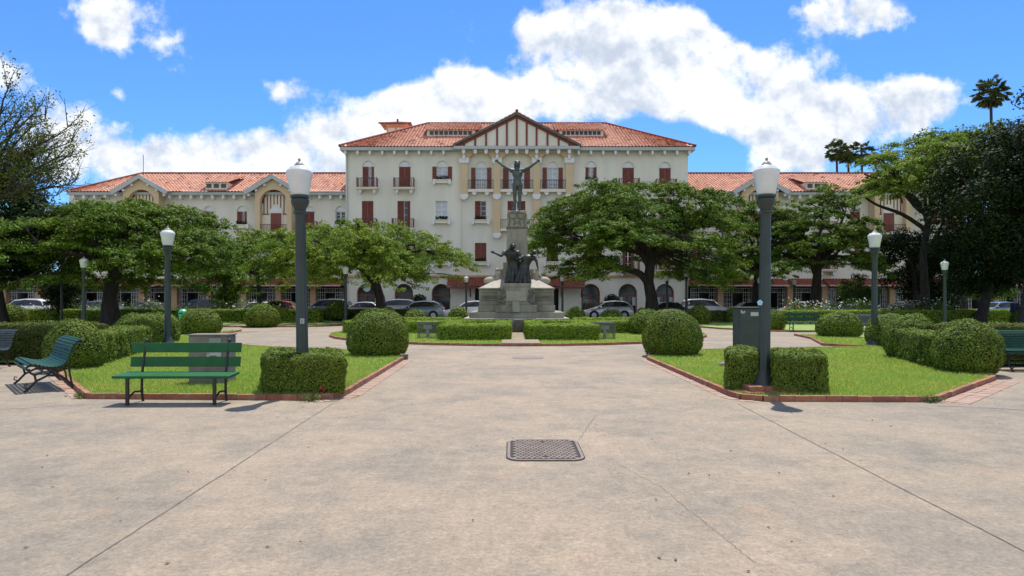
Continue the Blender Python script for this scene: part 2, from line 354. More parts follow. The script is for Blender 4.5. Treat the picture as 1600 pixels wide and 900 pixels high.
def roof_mat():
    m = bpy.data.materials.new('terracotta_tiles'); m.use_nodes = True; nt = m.node_tree; N = nt.nodes; L = nt.links
    p = N['Principled BSDF']; p.inputs['Roughness'].default_value = .8
    tc = N.new('ShaderNodeTexCoord')
    v = N.new('ShaderNodeTexVoronoi'); v.inputs['Scale'].default_value = 2.9; L.new(tc.outputs['Object'], v.inputs[0])
    n = N.new('ShaderNodeTexNoise'); n.inputs['Scale'].default_value = .9; n.inputs['Detail'].default_value = 8; n.inputs['Roughness'].default_value = .65; L.new(tc.outputs['Object'], n.inputs[0])
    sp = N.new('ShaderNodeSeparateColor'); L.new(v.outputs['Color'], sp.inputs[0])
    x = N.new('ShaderNodeMixRGB'); L.new(sp.outputs[0], x.inputs[0]); x.inputs[1].default_value = (.47,.195,.115,1); x.inputs[2].default_value = (.62,.325,.215,1)
    r = N.new('ShaderNodeMapRange'); L.new(n.outputs[0], r.inputs[0]); r.inputs[1].default_value = .52; r.inputs[2].default_value = .74
    y = N.new('ShaderNodeMixRGB'); L.new(r.outputs[0], y.inputs[0]); L.new(x.outputs[0], y.inputs[1]); y.inputs[2].default_value = (.27,.12,.08,1)
    r2 = N.new('ShaderNodeMapRange'); L.new(sp.outputs[1], r2.inputs[0]); r2.inputs[1].default_value = .93; r2.inputs[2].default_value = .96
    z = N.new('ShaderNodeMixRGB'); L.new(r2.outputs[0], z.inputs[0]); L.new(y.outputs[0], z.inputs[1]); z.inputs[2].default_value = (.20,.06,.04,1)
    L.new(z.outputs[0], p.inputs['Base Color']); return m
M['tile'] = roof_mat()
M['darktile'] = mat('canopy_tiles', (.16,.035,.022), (.24,.06,.035), .8, 3)
M['redawning'] = mat('red_canopy', (.26,.055,.03), (.20,.04,.025), .8, 2)
M['pinkedge'] = mat('canopy_edge', (.50,.30,.24), (.60,.42,.36), .8, 5)

# ------------------------------------------------------------------ foliage helpers
def leaf_arrays(c, nrm, L, W, jit=.6, fold=0, r=None):
    r = r or rng; n = len(c)
    nv = nrm+r.normal(0, jit, (n,3)); nv /= np.linalg.norm(nv, axis=1, keepdims=True)+1e-9
    t = r.normal(0, 1, (n,3)); t -= nv*(t*nv).sum(1, keepdims=True); t /= np.linalg.norm(t, axis=1, keepdims=True)+1e-9
    b = np.cross(nv, t)
    l = L*(.7+.6*r.random((n,1)))/2; w = W*(.7+.6*r.random((n,1)))/2
    return np.stack([c-t*l, c-t*l*.1-b*w, c+t*l, c-t*l*.1+b*w], 1).reshape(-1,3)
def quads_obj(name, quads, mats, parent=None, core=None, local=True, offs=None):
    """quads (4N,3); core an MB whose faces come first with material 0, the leaves take the last slot."""
    cv = np.array(core.v, dtype=float).reshape(-1,3) if core else np.zeros((0,3))
    cf = core.f if core else []
    cm = core.m if core else []
    allv = np.concatenate([cv, quads]) if len(cv) else quads
    if offs is not None: allv = allv-np.array(offs)
    me = bpy.data.meshes.new(name); nq = len(quads)//4
    loops = [i for f in cf for i in f]; nl = len(loops)
    me.vertices.add(len(allv)); me.vertices.foreach_set('co', allv.astype(np.float32).ravel())
    li = np.concatenate([np.array(loops, dtype=np.int32), np.arange(nq*4, dtype=np.int32)+len(cv)])
    me.loops.add(len(li)); me.loops.foreach_set('vertex_index', li)
    lens = [len(f) for f in cf]; starts = []; k = 0
    for n in lens: starts.append(k); k += n
    st = np.concatenate([np.array(starts, dtype=np.int32), nl+np.arange(nq, dtype=np.int32)*4])
    me.polygons.add(len(st)); me.polygons.foreach_set('loop_start', st)
    if not isinstance(mats, (list,tuple)): mats = [mats]
    for m in mats: me.materials.append(m)
    me.polygons.foreach_set('material_index', np.array(cm+[len(mats)-1]*nq, dtype=np.int32))
    me.update(calc_edges=True); me.validate()
    o = link(bpy.data.objects.new(name, me))
    if parent: o.parent = parent
    return o
def box_samples(x0,x1,y0,y1,z0,z1, n, faces='tfblr', rnd=.06, r=None):
    r = r or rng; P = []; Nn = []
    ar = dict(t=(x1-x0)*(y1-y0), f=(x1-x0)*(z1-z0), b=(x1-x0)*(z1-z0), l=(y1-y0)*(z1-z0), r=(y1-y0)*(z1-z0))
    tot = sum(ar[k] for k in faces)
    for k in faces:
        m = int(n*ar[k]/tot); a = r.random(m); c = r.random(m)
        if k == 't': p = np.stack([x0+(x1-x0)*a, y0+(y1-y0)*c, np.full(m, z1)], 1); nn = (0,0,1)
        if k == 'f': p = np.stack([x0+(x1-x0)*a, np.full(m, y0), z0+(z1-z0)*c], 1); nn = (0,-1,0)
        if k == 'b': p = np.stack([x0+(x1-x0)*a, np.full(m, y1), z0+(z1-z0)*c], 1); nn = (0,1,0)
        if k == 'l': p = np.stack([np.full(m, x0), y0+(y1-y0)*a, z0+(z1-z0)*c], 1); nn = (-1,0,0)
        if k == 'r': p = np.stack([np.full(m, x1), y0+(y1-y0)*a, z0+(z1-z0)*c], 1); nn = (1,0,0)
        P.append(p); Nn.append(np.tile(np.array(nn, float), (m,1)))
    P = np.concatenate(P); Nn = np.concatenate(Nn)
    # round the upright and top edges
    cx = np.clip(P[:,0], x0+rnd, x1-rnd); cy = np.clip(P[:,1], y0+rnd, y1-rnd); cz = np.clip(P[:,2], z0, z1-rnd)
    C = np.stack([cx,cy,cz], 1); D = P-C; ln = np.linalg.norm(D, axis=1, keepdims=True); ok = (ln > 1e-6).ravel()
    P[ok] = C[ok]+D[ok]/ln[ok]*rnd; Nn[ok] = D[ok]/ln[ok]
    return P, Nn
def lump(P, Nn, amp, sc):
    d = np.array([mnoise.noise(Vector(p)*sc) for p in P])[:,None]
    return P+Nn*d*amp
def hedge(name, boxes, label, cat, leaf=.04, dens=2.0, mt='box', group=None, rot=0, loc=(0,0,0), amp=.05, jit=.36, flowers=0, shear=0, rag=.5, z0=.05):
    """boxes in local coords; each (x0,x1,y0,y1,z1,faces)"""
    Q = []; core = MB(); fl = []
    lw = leaf*.62
    for (x0,x1,y0,y1,z1,faces) in boxes:
        ar = (x1-x0)*(y1-y0)*('t' in faces)+(x1-x0)*(z1-z0)*(('f' in faces)+('b' in faces))+(y1-y0)*(z1-z0)*(('l' in faces)+('r' in faces))
        n = int(ar*dens/(leaf*lw*.5))
        P, Nn = box_samples(x0,x1,y0,y1,z0,z1, n, faces, rnd=min(.09, (z1-z0)*.25))
        P = lump(P, Nn, amp, 3.0); P = lump(P, Nn, amp*.8, 9)
        # thin, ragged foot
        keep = rng.random(len(P)) < np.clip((P[:,2]-z0)/.14+.25, 0, 1)
        P, Nn = P[keep], Nn[keep]
        depth = -np.abs(rng.normal(0, leaf*.9, (len(P),1)))+leaf*rag*.6
        Q.append(leaf_arrays(P+Nn*depth, Nn+np.array([0,0,.25]), leaf, lw, jit))
        k = .06
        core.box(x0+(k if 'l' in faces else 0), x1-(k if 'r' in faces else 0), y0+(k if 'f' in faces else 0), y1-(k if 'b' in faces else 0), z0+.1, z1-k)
        nst = max(2, int((x1-x0)*(y1-y0)*3))
        for _ in range(min(nst, 60)):
            sx = random.uniform(x0+.12, x1-.12); sy = random.uniform(y0+.12, y1-.12)
            core.tube([(sx,sy,0), (sx+random.uniform(-.05,.05), sy+random.uniform(-.05,.05), z0+.16)], .012, 4)
    Q = np.concatenate(Q)
    if shear: Q[:,0] += Q[:,1]*shear; core.v = [(x+y*shear,y,z) for x,y,z in core.v]
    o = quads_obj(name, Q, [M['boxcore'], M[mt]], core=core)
    o.location = loc; o.rotation_euler = (0,0,rot)
    tag(o, label, cat, group); return o
def ball_bush(name, x, y, r, h, label, leaf=.05, dens=1.6, mt='box', group='clipped round bushes', seed=0, trunk=.04, flat=2.12, zb=.05):
    rr = np.random.default_rng(seed+11)
    area = 2*math.pi*r*r+2*math.pi*r*h*.5
    n = int(area*dens/(leaf*leaf*.62*.5))
    th = rr.random(n)*2*math.pi; s = rr.random(n)            # s from top (0) to foot (1)
    ph = np.arccos(1-s*1.68)                                 # 0 .. ~123 deg
    hz = h*.65
    e = 2/flat
    sp = np.sign(np.sin(ph))*np.abs(np.sin(ph))**(e*1.05); cp = np.sign(np.cos(ph))*np.abs(np.cos(ph))**e
    R_ = np.stack([r*sp*np.cos(th), r*sp*np.sin(th), np.where(cp > 0, cp*hz, cp*(h-hz)*1.45)+(h-hz)+trunk], 1)
    Nn = np.stack([np.sin(ph)*np.cos(th), np.sin(ph)*np.sin(th), np.cos(ph)*r/hz], 1); Nn /= np.linalg.norm(Nn, axis=1, keepdims=True)
    off = np.array([seed*3.1, seed*1.7, 0])
    d1 = np.array([mnoise.noise(Vector(p+off)*1.6/r) for p in R_])[:,None]*.09*r
    d2 = np.array([mnoise.noise(Vector(p+off)*7) for p in R_])[:,None]*.03
    P = R_+Nn*(d1+d2)
    ok = P[:,2] > zb*.5+.02; P, Nn = P[ok], Nn[ok]
    P = P+Nn*(-np.abs(rr.normal(0, leaf*.9, (len(P),1)))+leaf*.35)
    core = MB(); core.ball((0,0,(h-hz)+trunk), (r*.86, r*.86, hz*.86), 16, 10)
    for k in range(7):
        a = k*.9; core.tube([(.12*math.cos(a),.12*math.sin(a),-.02),(r*.35*math.cos(a),r*.35*math.sin(a),h*.35)], .022, 5)
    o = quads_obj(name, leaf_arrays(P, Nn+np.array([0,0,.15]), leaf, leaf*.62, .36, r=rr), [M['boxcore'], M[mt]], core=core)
    o.location = (x, y, 0); o.rotation_euler = (0,0,0); tag(o, label, 'bush', group); return o

def curve_pts(p0, p1, p2, n=7):
    p0, p1, p2 = Vector(p0), Vector(p1), Vector(p2)
    return [p0*(1-t)**2+p1*2*t*(1-t)+p2*t*t for t in [i/(n-1) for i in range(n)]]
def layered_tree(label, base, trunk, tr, crown, npads, padr, nleaf, leaf, mt, seed, limbs=(), layers=1.0, hollow=.5, edge_drop=.5, cat='tree', group=None,
                 padflat=.16, jit=.45, shape=None, bark='bark', name='flamboyant_tree'):
    """crown = (cx, cy, rx, ry, ztop, zrim); a spreading umbrella crown made of leaf pads on forking limbs"""
    rr = np.random.default_rng(seed); rd = random.Random(seed)
    t = empty(name, (base[0], base[1], 0), label, cat, group)
    tb = MB(); pts = [Vector(p) for p in trunk]
    rads = [tr*(1.35 if i == 0 else 1-.35*i/(len(pts)-1)) for i in range(len(pts))]
    tb.tube(pts, rads, 12)
    # root flare
    for k in range(5):
        a = k*1.26+rd.random(); b = Vector(pts[0])
        tb.tube([b+Vector((math.cos(a)*tr*2.0, math.sin(a)*tr*2.0, -.05)), b+Vector((math.cos(a)*tr*.9, math.sin(a)*tr*.9, .25)), b+Vector((math.cos(a)*tr*.4, math.sin(a)*tr*.4, .9))], [tr*.15, tr*.4, tr*.3], 6)
    tb.build('trunk', M[bark], t, smooth=True)
    cx, cy, rx, ry, zt, zr = crown
    top = pts[-1]; lm = MB(); nodes = []
    K = 9
    for l in limbs:
        L_ = [Vector(p) for p in l]; n = len(L_)
        # smooth
        S = []
        for i in range(n-1):
            for q in range(4):
                u = q/4; pm = L_[max(i-1,0)]; a = L_[i]; b = L_[i+1]; c = L_[min(i+2,n-1)]
                S.append(.5*((2*a)+(-pm+b)*u+(2*pm-5*a+4*b-c)*u*u+(-pm+3*a-3*b+c)*u**3))
        S.append(L_[-1]); lm.tube(S, [tr*.62*(1-.75*i/len(S)) for i in range(len(S))], 8); nodes += S[len(S)//3:]
    for k in range(K):
        a = 2*math.pi*(k+rd.random()*.6)/K; q = .55+.25*rd.random()
        e = Vector((cx+rx*q*math.cos(a), cy+ry*q*math.sin(a), zr+(zt-zr)*(.35+.35*rd.random())))
        mid = top.lerp(e, .45)+Vector((rd.uniform(-.5,.5), rd.uniform(-.5,.5), rd.uniform(-.6,.5)))
        S = curve_pts(top-Vector((0,0,.15)), mid, e, 9)
        for i in range(2,8): S[i] = S[i]+Vector((rd.uniform(-.12,.12), rd.uniform(-.12,.12), rd.uniform(-.1,.1)))
        lm.tube(S, [tr*.5*(1-.8*i/8)+.015 for i in range(9)], 7); nodes += S[2:]
    pads = []
    for i in range(npads):
        for _ in range(50):
            a = rr.random()*2*math.pi; q = math.sqrt(rr.random())
            x = cx+rx*q*math.cos(a); y = cy+ry*q*math.sin(a)
            lob = 1+.18*math.sin(3*a+seed)+.10*math.sin(5*a+seed*2)
            if q > lob*.98: continue
            shell = zr+(zt-zr)*math.sqrt(max(0, 1-(q/1.06)**2.7))
            low = zr+(zt-zr)*hollow*math.sqrt(max(0, 1-q*q))-edge_drop*q
            f = rr.random()**(.75/layers)
            z = low+(shell-low)*f+rr.normal(0,.12)
            if shape and not shape(x, z, rr): continue
            break
        pads.append((x, y, z, q, a))
    Q = []; per = max(20, nleaf//npads)
    for (x, y, z, q, a) in pads:
        pr = padr*(.6+.8*rr.random()); n = int(per*(pr/padr)**1.5)
        nt_ = max(4, n//34); ta = rr.random(nt_)*2*math.pi; ts = np.sqrt(rr.random(nt_))*pr; ts *= 1+.3*np.sin(ta*4+x)
        tz = rr.normal(0, padflat*pr*.5, nt_); ti = rr.integers(0, nt_, n); tr_ = (.16+.22*rr.random(nt_))[ti]*padr
        e3 = rr.normal(0,1,(n,3)); e3 /= np.linalg.norm(e3, axis=1, keepdims=True); e3 *= (rr.random((n,1))**.4)
        aa = ta[ti]; s = ts[ti]
        dz = -padflat*pr*(s/pr)**2*1.6+tz[ti]+e3[:,2]*tr_*.5
        tilt = .22*q
        lx = s*np.cos(aa)+e3[:,0]*tr_; ly = s*np.sin(aa)+e3[:,1]*tr_
        dz -= tilt*(lx*math.cos(a)+ly*math.sin(a))
        C = np.stack([x+lx, y+ly, z+dz], 1)
        Nn = np.stack([.25*lx/pr+.2*math.cos(a)+.8*e3[:,0], .25*ly/pr+.2*math.sin(a)+.8*e3[:,1], .75+.5*e3[:,2]], 1)
        Q.append(leaf_arrays(C, Nn, leaf, leaf*.40, jit, r=rr))
        c = Vector((x, y, z-.05)); nn = min(nodes, key=lambda p: (p-c).length+max(0, (p.z-c.z))*1.5)
        mid = nn.lerp(c, .5)+Vector((rd.uniform(-.25,.25), rd.uniform(-.25,.25), -.12))
        lm.tube(curve_pts(nn, mid, c, 5), [.05,.042,.034,.026,.014], 4)
        for _ in range(3):
            e = c+Vector((rd.uniform(-1,1)*pr*.8, rd.uniform(-1,1)*pr*.8, rd.uniform(-.15,.1)))
            lm.tube([c.lerp(nn,.25), e], [.022,.008], 3)
    lm.build('limbs', M[bark], t, smooth=True)
    quads_obj('crown', np.concatenate(Q), M[mt], t, offs=wloc(t))
    return t
def clump_tree(label, base, h, tr, crown, nclump, cr, nleaf, leaf, mt, seed, cat='tree', group=None, name='broadleaf_tree', trunkto=None):
    """crown = (cx,cy,cz,rx,ry,rz): irregular crown of leafy clumps through the volume"""
    rr = np.random.default_rng(seed); rd = random.Random(seed)
    t = empty(name, (base[0], base[1], 0), label, cat, group)
    cx,cy,cz,rx,ry,rz = crown; top = Vector(trunkto or (cx, cy, cz-.2*rz))
    tb = MB(); b = Vector((base[0], base[1], -.05))
    tb.tube(curve_pts(b, b.lerp(top,.5)+Vector((rd.uniform(-.3,.3),0,0)), top, 7), [tr*1.4,tr,tr*.9,tr*.8,tr*.7,tr*.6,tr*.5], 10)
    tb.build('trunk', M['bark'], t, smooth=True)
    lm = MB(); Q = []; per = nleaf//nclump
    for i in range(nclump):
        d = rr.normal(0,1,3); d /= np.linalg.norm(d); s = rr.random()**.33
        c = np.array([cx,cy,cz])+d*s*np.array([rx,ry,rz])*(.92+.2*math.sin(d[0]*5+seed)*math.sin(d[2]*4+1))
        if c[2] < cz-rz*.85: c[2] = cz-rz*.85+rr.random()*.3
        r_ = cr*(.6+.7*rr.random()); n = int(per*(r_/cr)**2)
        e = rr.normal(0,1,(n,3)); e /= np.linalg.norm(e, axis=1, keepdims=True); k = rr.random((n,1))**.4
        P = c+e*k*r_*np.array([1,1,.72]); Q.append(leaf_arrays(P, e+np.array([0,0,.4]), leaf, leaf*.5, .5, r=rr))
        q = b.lerp(top, .55+.45*rd.random()); cc = Vector(c)
        if i % 2 == 0: lm.tube(curve_pts(q, q.lerp(cc,.5)+Vector((0,0,.3)), cc, 5), [tr*.28,tr*.2,tr*.14,.05,.02], 5)
    lm.build('limbs', M['bark'], t, smooth=True)
    quads_obj('crown', np.concatenate(Q), M[mt], t, offs=wloc(t))
    return t

# ------------------------------------------------------------------ ground
g = MB(); g.add([(-600,-200,0),(600,-200,0),(600,1500,0),(-600,1500,0)], [(0,1,2,3)]); tag(g.build('ground', M['pave']), kind='structure')
g = MB(); g.add([(-120,51,.006),(120,51,.006),(120,60,.006),(-120,60,.006)], [(0,1,2,3)]); tag(g.build('road', M['asphalt']), kind='structure')
g = MB(); g.box(-120,120,60,61.4,.0,.12); g.box(-120,120,50.2,51,0,.12); tag(g.build('pavement', M['concrete']), kind='structure')
def seam(name, pts, w, z=.004):
    b = MB()
    for (x0,y0),(x1,y1) in zip(pts, pts[1:]):
        d = Vector((x1-x0, y1-y0)); n = Vector((-d.y, d.x)).normalized()*w/2
        b.add([(x0-n.x,y0-n.y,z),(x1-n.x,y1-n.y,z),(x1+n.x,y1+n.y,z),(x0+n.x,y0+n.y,z)], [(0,1,2,3)])
    return tag(b.build(name, M['joint']), kind='structure')
def wob(p, q, n, a, sd):
    r = random.Random(sd); o = []
    for i in range(n+1):
        t = i/n; k = 0 if i in (0,n) else 1
        o.append((p[0]+(q[0]-p[0])*t+k*r.uniform(-a,a), p[1]+(q[1]-p[1])*t))
    return o
seam('paving_joint', wob((-2.35,1.0), (-2.62,9.35), 40, .004, 1), .011)
seam('paving_joint', wob((2.95,1.0), (3.28,9.3), 40, .004, 2), .011)
seam('paving_crack', wob(G(1180,880), G(1030,760), 60, .010, 3), .0035)
seam('paving_crack', wob(G(1030,760), G(965,725), 30, .010, 4), .003)
seam('paving_crack', wob(G(905,686), G(932,648), 30, .013, 5), .005)
seam('paving_crack', wob(G(1465,634), G(1700,646), 30, .01, 6), .02)
seam('paving_crack', wob(G(0,640), G(135,632), 30, .01, 8), .014)

LZ = .055
def arc(cx, cy, r, a0, a1, n): return [(cx+r*math.cos(R(a0+(a1-a0)*i/n)), cy+r*math.sin(R(a0+(a1-a0)*i/n))) for i in range(n+1)]
near_left = [(-2.78,16.3),(-2.66,10.1),(-2.74,9.82),(-3.0,9.66),(-6.5,9.82),(-8.95,12.7),(-9.9,15.0),(-46,15.0),(-46,31.4),(-13.3,31.4),(-12.9,28.5),(-12.3,25.5),(-10.8,22.6),(-8,20.2),(-5.0,18.8),(-3.5,17.5)]
near_right = [(3.46,16.3),(4.2,17.5),(5.6,18.8),(9.67,19.7),(11.4,20.1),(10.4,21.4),(11.7,25),(12.2,27.6),(46,27.6),(46,14.6),(10.6,14.6),(9.1,12.1),(6.28,9.5),(3.75,9.56),(3.5,9.74),(3.44,10.0)]
far_left = [(-26,36),(-11.9,36.4),(-11.0,37.2),(-10.4,39.5),(-10.2,47.5),(-60,47.5),(-60,46.2),(-26,43)]
far_right = [(10.5,36.2),(11.0,33.8),(12.5,31.0),(15,30.6),(60,30.6),(60,47.5),(10.7,47.5)]
isl = arc(.25, 29.4, 8.3, 0, 350, 35)
def lawn(poly, name='lawn', m='lawn', z=LZ):
    b = MB(); b.add([(x,y,z) for x,y in poly], [tuple(range(len(poly)))])
    return tag(b.build(name, M[m]), kind='structure')
for p in (near_left, near_right, far_left, far_right, isl): lawn(p)
def bricks(name, pts, L, w, h, z0, gap, m, label, off=0.0, closed=False):
    b = MB(); r = random.Random(len(pts)*7)
    if closed: pts = pts+[pts[0]]
    for (x0,y0),(x1,y1) in zip(pts, pts[1:]):
        d = Vector((x1-x0, y1-y0)); ln = d.length
        if ln < .02: continue
        d /= ln; nn = Vector((-d.y, d.x)); n = max(1, round(ln/L)); s = ln/n
        for i in range(n):
            a0 = i*s+gap/2; a1 = (i+1)*s-gap/2; dz = r.uniform(-.004,.004); o = off+r.uniform(-.005,.005)
            P = [(x0+d.x*a+nn.x*(o+c), y0+d.y*a+nn.y*(o+c)) for a, c in ((a0,-w/2),(a1,-w/2),(a1,w/2),(a0,w/2))]
            b.slab(P, z0, z0+h+dz)
    o = b.build(name, M[m]); return tag(o, kind='structure')
for pl, cl in ((near_left[:7], False), (near_left[9:]+[near_left[0]], False), (near_right[10:]+[near_right[0]], False), (near_right[:8], False), (far_left[:5], False), (far_right[:5], False), (isl, True)):
    bricks('kerb', pl, .235, .075, .085, 0, .006, 'brick', '', 0, cl)
# flat brick edging laid in front of the near kerbs
bricks('brick_edging', [(-6.5,9.82),(-8.95,12.7)], .11, .15, .007, 0, .006, 'brickflat', '', .125)
bricks('brick_edging', [(-2.78,16.3),(-2.66,10.1),(-2.74,9.82),(-3.0,9.66)], .11, .20, .008, 0, .008, 'brickflat', '', .175)
bricks('brick_edging', [(9.1,12.1),(6.28,9.5)], .11, .15, .007, 0, .006, 'brickflat', '', .125)
bricks('brick_edging', [(3.75,9.56),(3.5,9.74),(3.44,10.0),(3.46,16.3)], .11, .15, .007, 0, .006, 'brickflat', '', .125)
bricks('brick_edging', [(9.1,12.1),(6.28,9.5)], .11, .20, .007, 0, .006, 'brickflat', '', .31)
b = MB(); b.slab([(26.5,36.2),(36,36.2),(36,38.4),(26.5,38.0)], LZ, LZ+.006); tag(b.build('path', M['pave']), kind='structure')
b = MB(); b.slab([(-.35,21.15),(.95,21.15),(.95,28.4),(-.35,28.4)], LZ, LZ+.05); tag(b.build('path', M['pave']), kind='structure')

def inside(poly, x, y):
    c = np.zeros(len(x), bool); n = len(poly)
    for i in range(n):
        x0,y0 = poly[i]; x1,y1 = poly[(i+1)%n]
        cnd = ((y0 > y) != (y1 > y)) & (x < (x1-x0)*(y-y0)/((y1-y0)+1e-12)+x0); c ^= cnd
    return c
def grass(poly, xr, yr, dens, bh, bw, cl=True):
    Q = []
    y = yr[0]
    while y < yr[1]:
        y2 = min(y+1.5, yr[1]); k = 10/y
        n = int(dens*k*k*(xr[1]-xr[0])*(y2-y)); xs = rng.uniform(*xr, n); ys = rng.uniform(y, y2, n)
        ok = inside(poly, xs, ys) & (np.abs(xs) < ys*.85+1); xs, ys = xs[ok], ys[ok]; m = len(xs)
        if m:
            s = (1/k)**.8
            hh = bh*(.5+.9*rng.random(m))*(.8+.2*s); ww = bw*s*(.6+.8*rng.random(m)); a = rng.random(m)*math.pi
            lx = rng.normal(0,.45,m)*hh; ly = rng.normal(0,.45,m)*hh
            z = np.full(m, LZ-.005)
            p0 = np.stack([xs-ww*np.cos(a), ys-ww*np.sin(a), z], 1); p1 = np.stack([xs+ww*np.cos(a), ys+ww*np.sin(a), z], 1)
            p2 = np.stack([xs+lx+ww*.3*np.cos(a), ys+ly+ww*.3*np.sin(a), z+hh], 1); p3 = np.stack([xs+lx-ww*.3*np.cos(a), ys+ly-ww*.3*np.sin(a), z+hh], 1)
            Q.append(np.stack([p0,p1,p2,p3], 1).reshape(-1,3))
        y = y2
    o = quads_obj('grass', np.concatenate(Q), M['blade']); tag(o, 'short mown green grass on the plaza lawns', 'grass', kind='stuff'); return o
grass(near_left, (-13.5,-2.6), (9.6,31), 2300, .045, .0055)
grass(near_right, (3.4,13.5), (9.4,27), 2300, .045, .0055)
grass(isl, (-8.1,8.6), (21,30), 2000, .045, .006)

# ------------------------------------------------------------------ building
BD = 62.0; WD = 63.4
hotel = empty('hotel_building', (.5, 62, 0), 'long cream hotel with terracotta roofs, central timbered gable and dark red shutters behind the plaza', 'building')
def X(px): return PX(px, BD)
def Z(py): return PZ(py, BD)
def WX(px): return PX(px, WD)
def WZ(py): return PZ(py, WD)
def rect_loop(x0,x1,z0,z1): return [(x0,z0),(x1,z0),(x1,z1),(x0,z1)]
def arch_loop(x0,x1,z0,zs,zt,n=10):
    c = (x0+x1)/2; r = (x1-x0)/2
    return [(x0,z0),(x1,z0)]+[(c+r*math.cos(math.pi*i/n), zs+(zt-zs)*math.sin(math.pi*i/n)) for i in range(n+1)]
def facade(name, outer, y, holes, depth, m, parent=hotel, back=False):
    bm = bmesh.new(); edges = []
    for lp in [outer]+holes:
        vs = [bm.verts.new((x,y,z)) for x,z in lp]
        for i in range(len(vs)): edges.append(bm.edges.new((vs[i], vs[(i+1)%len(vs)])))
    bmesh.ops.triangle_fill(bm, use_beauty=True, use_dissolve=False, edges=edges, normal=(0,-1,0))
    b = MB()
    bm.verts.ensure_lookup_table(); bm.verts.index_update()
    b.add([v.co.copy() for v in bm.verts], [tuple(v.index for v in f.verts) for f in bm.faces]); bm.free()
    for lp in holes+([outer] if back else []):
        n = len(lp)
        b.add([(x,y,z) for x,z in lp]+[(x,y+depth,z) for x,z in lp], [(i,(i+1)%n,(i+1)%n+n,i+n) for i in range(n)])
    return b.build(name, M[m], parent)
cache = {}
def inst(name, key, maker, m, parent, loc, smooth=False):
    if key not in cache:
        o = maker().build(name, M[m], None, smooth=smooth); cache[key] = o.data
        o.parent = parent; o.location = loc; return o
    o = link(bpy.data.objects.new(name, cache[key])); o.parent = parent; o.location = loc; return o
def shutter_mb(w, h):
    b = MB(); b.box(0,w,-.03,.03,0,.08); b.box(0,w,-.03,.03,h-.08,h); b.box(0,.07,-.029,.029,.08,h-.08); b.box(w-.07,w,-.029,.029,.08,h-.08); b.box(.07,w-.07,-.028,.028,h*.48,h*.52)
    n = int(h/.11)
    for i in range(n):
        z = .09+(h-.18)*i/n; b.add([(.07,-.02,z),(w-.07,-.02,z),(w-.07,.02,z+.09),(.07,.02,z+.09)], [(0,1,2,3)])
    return b
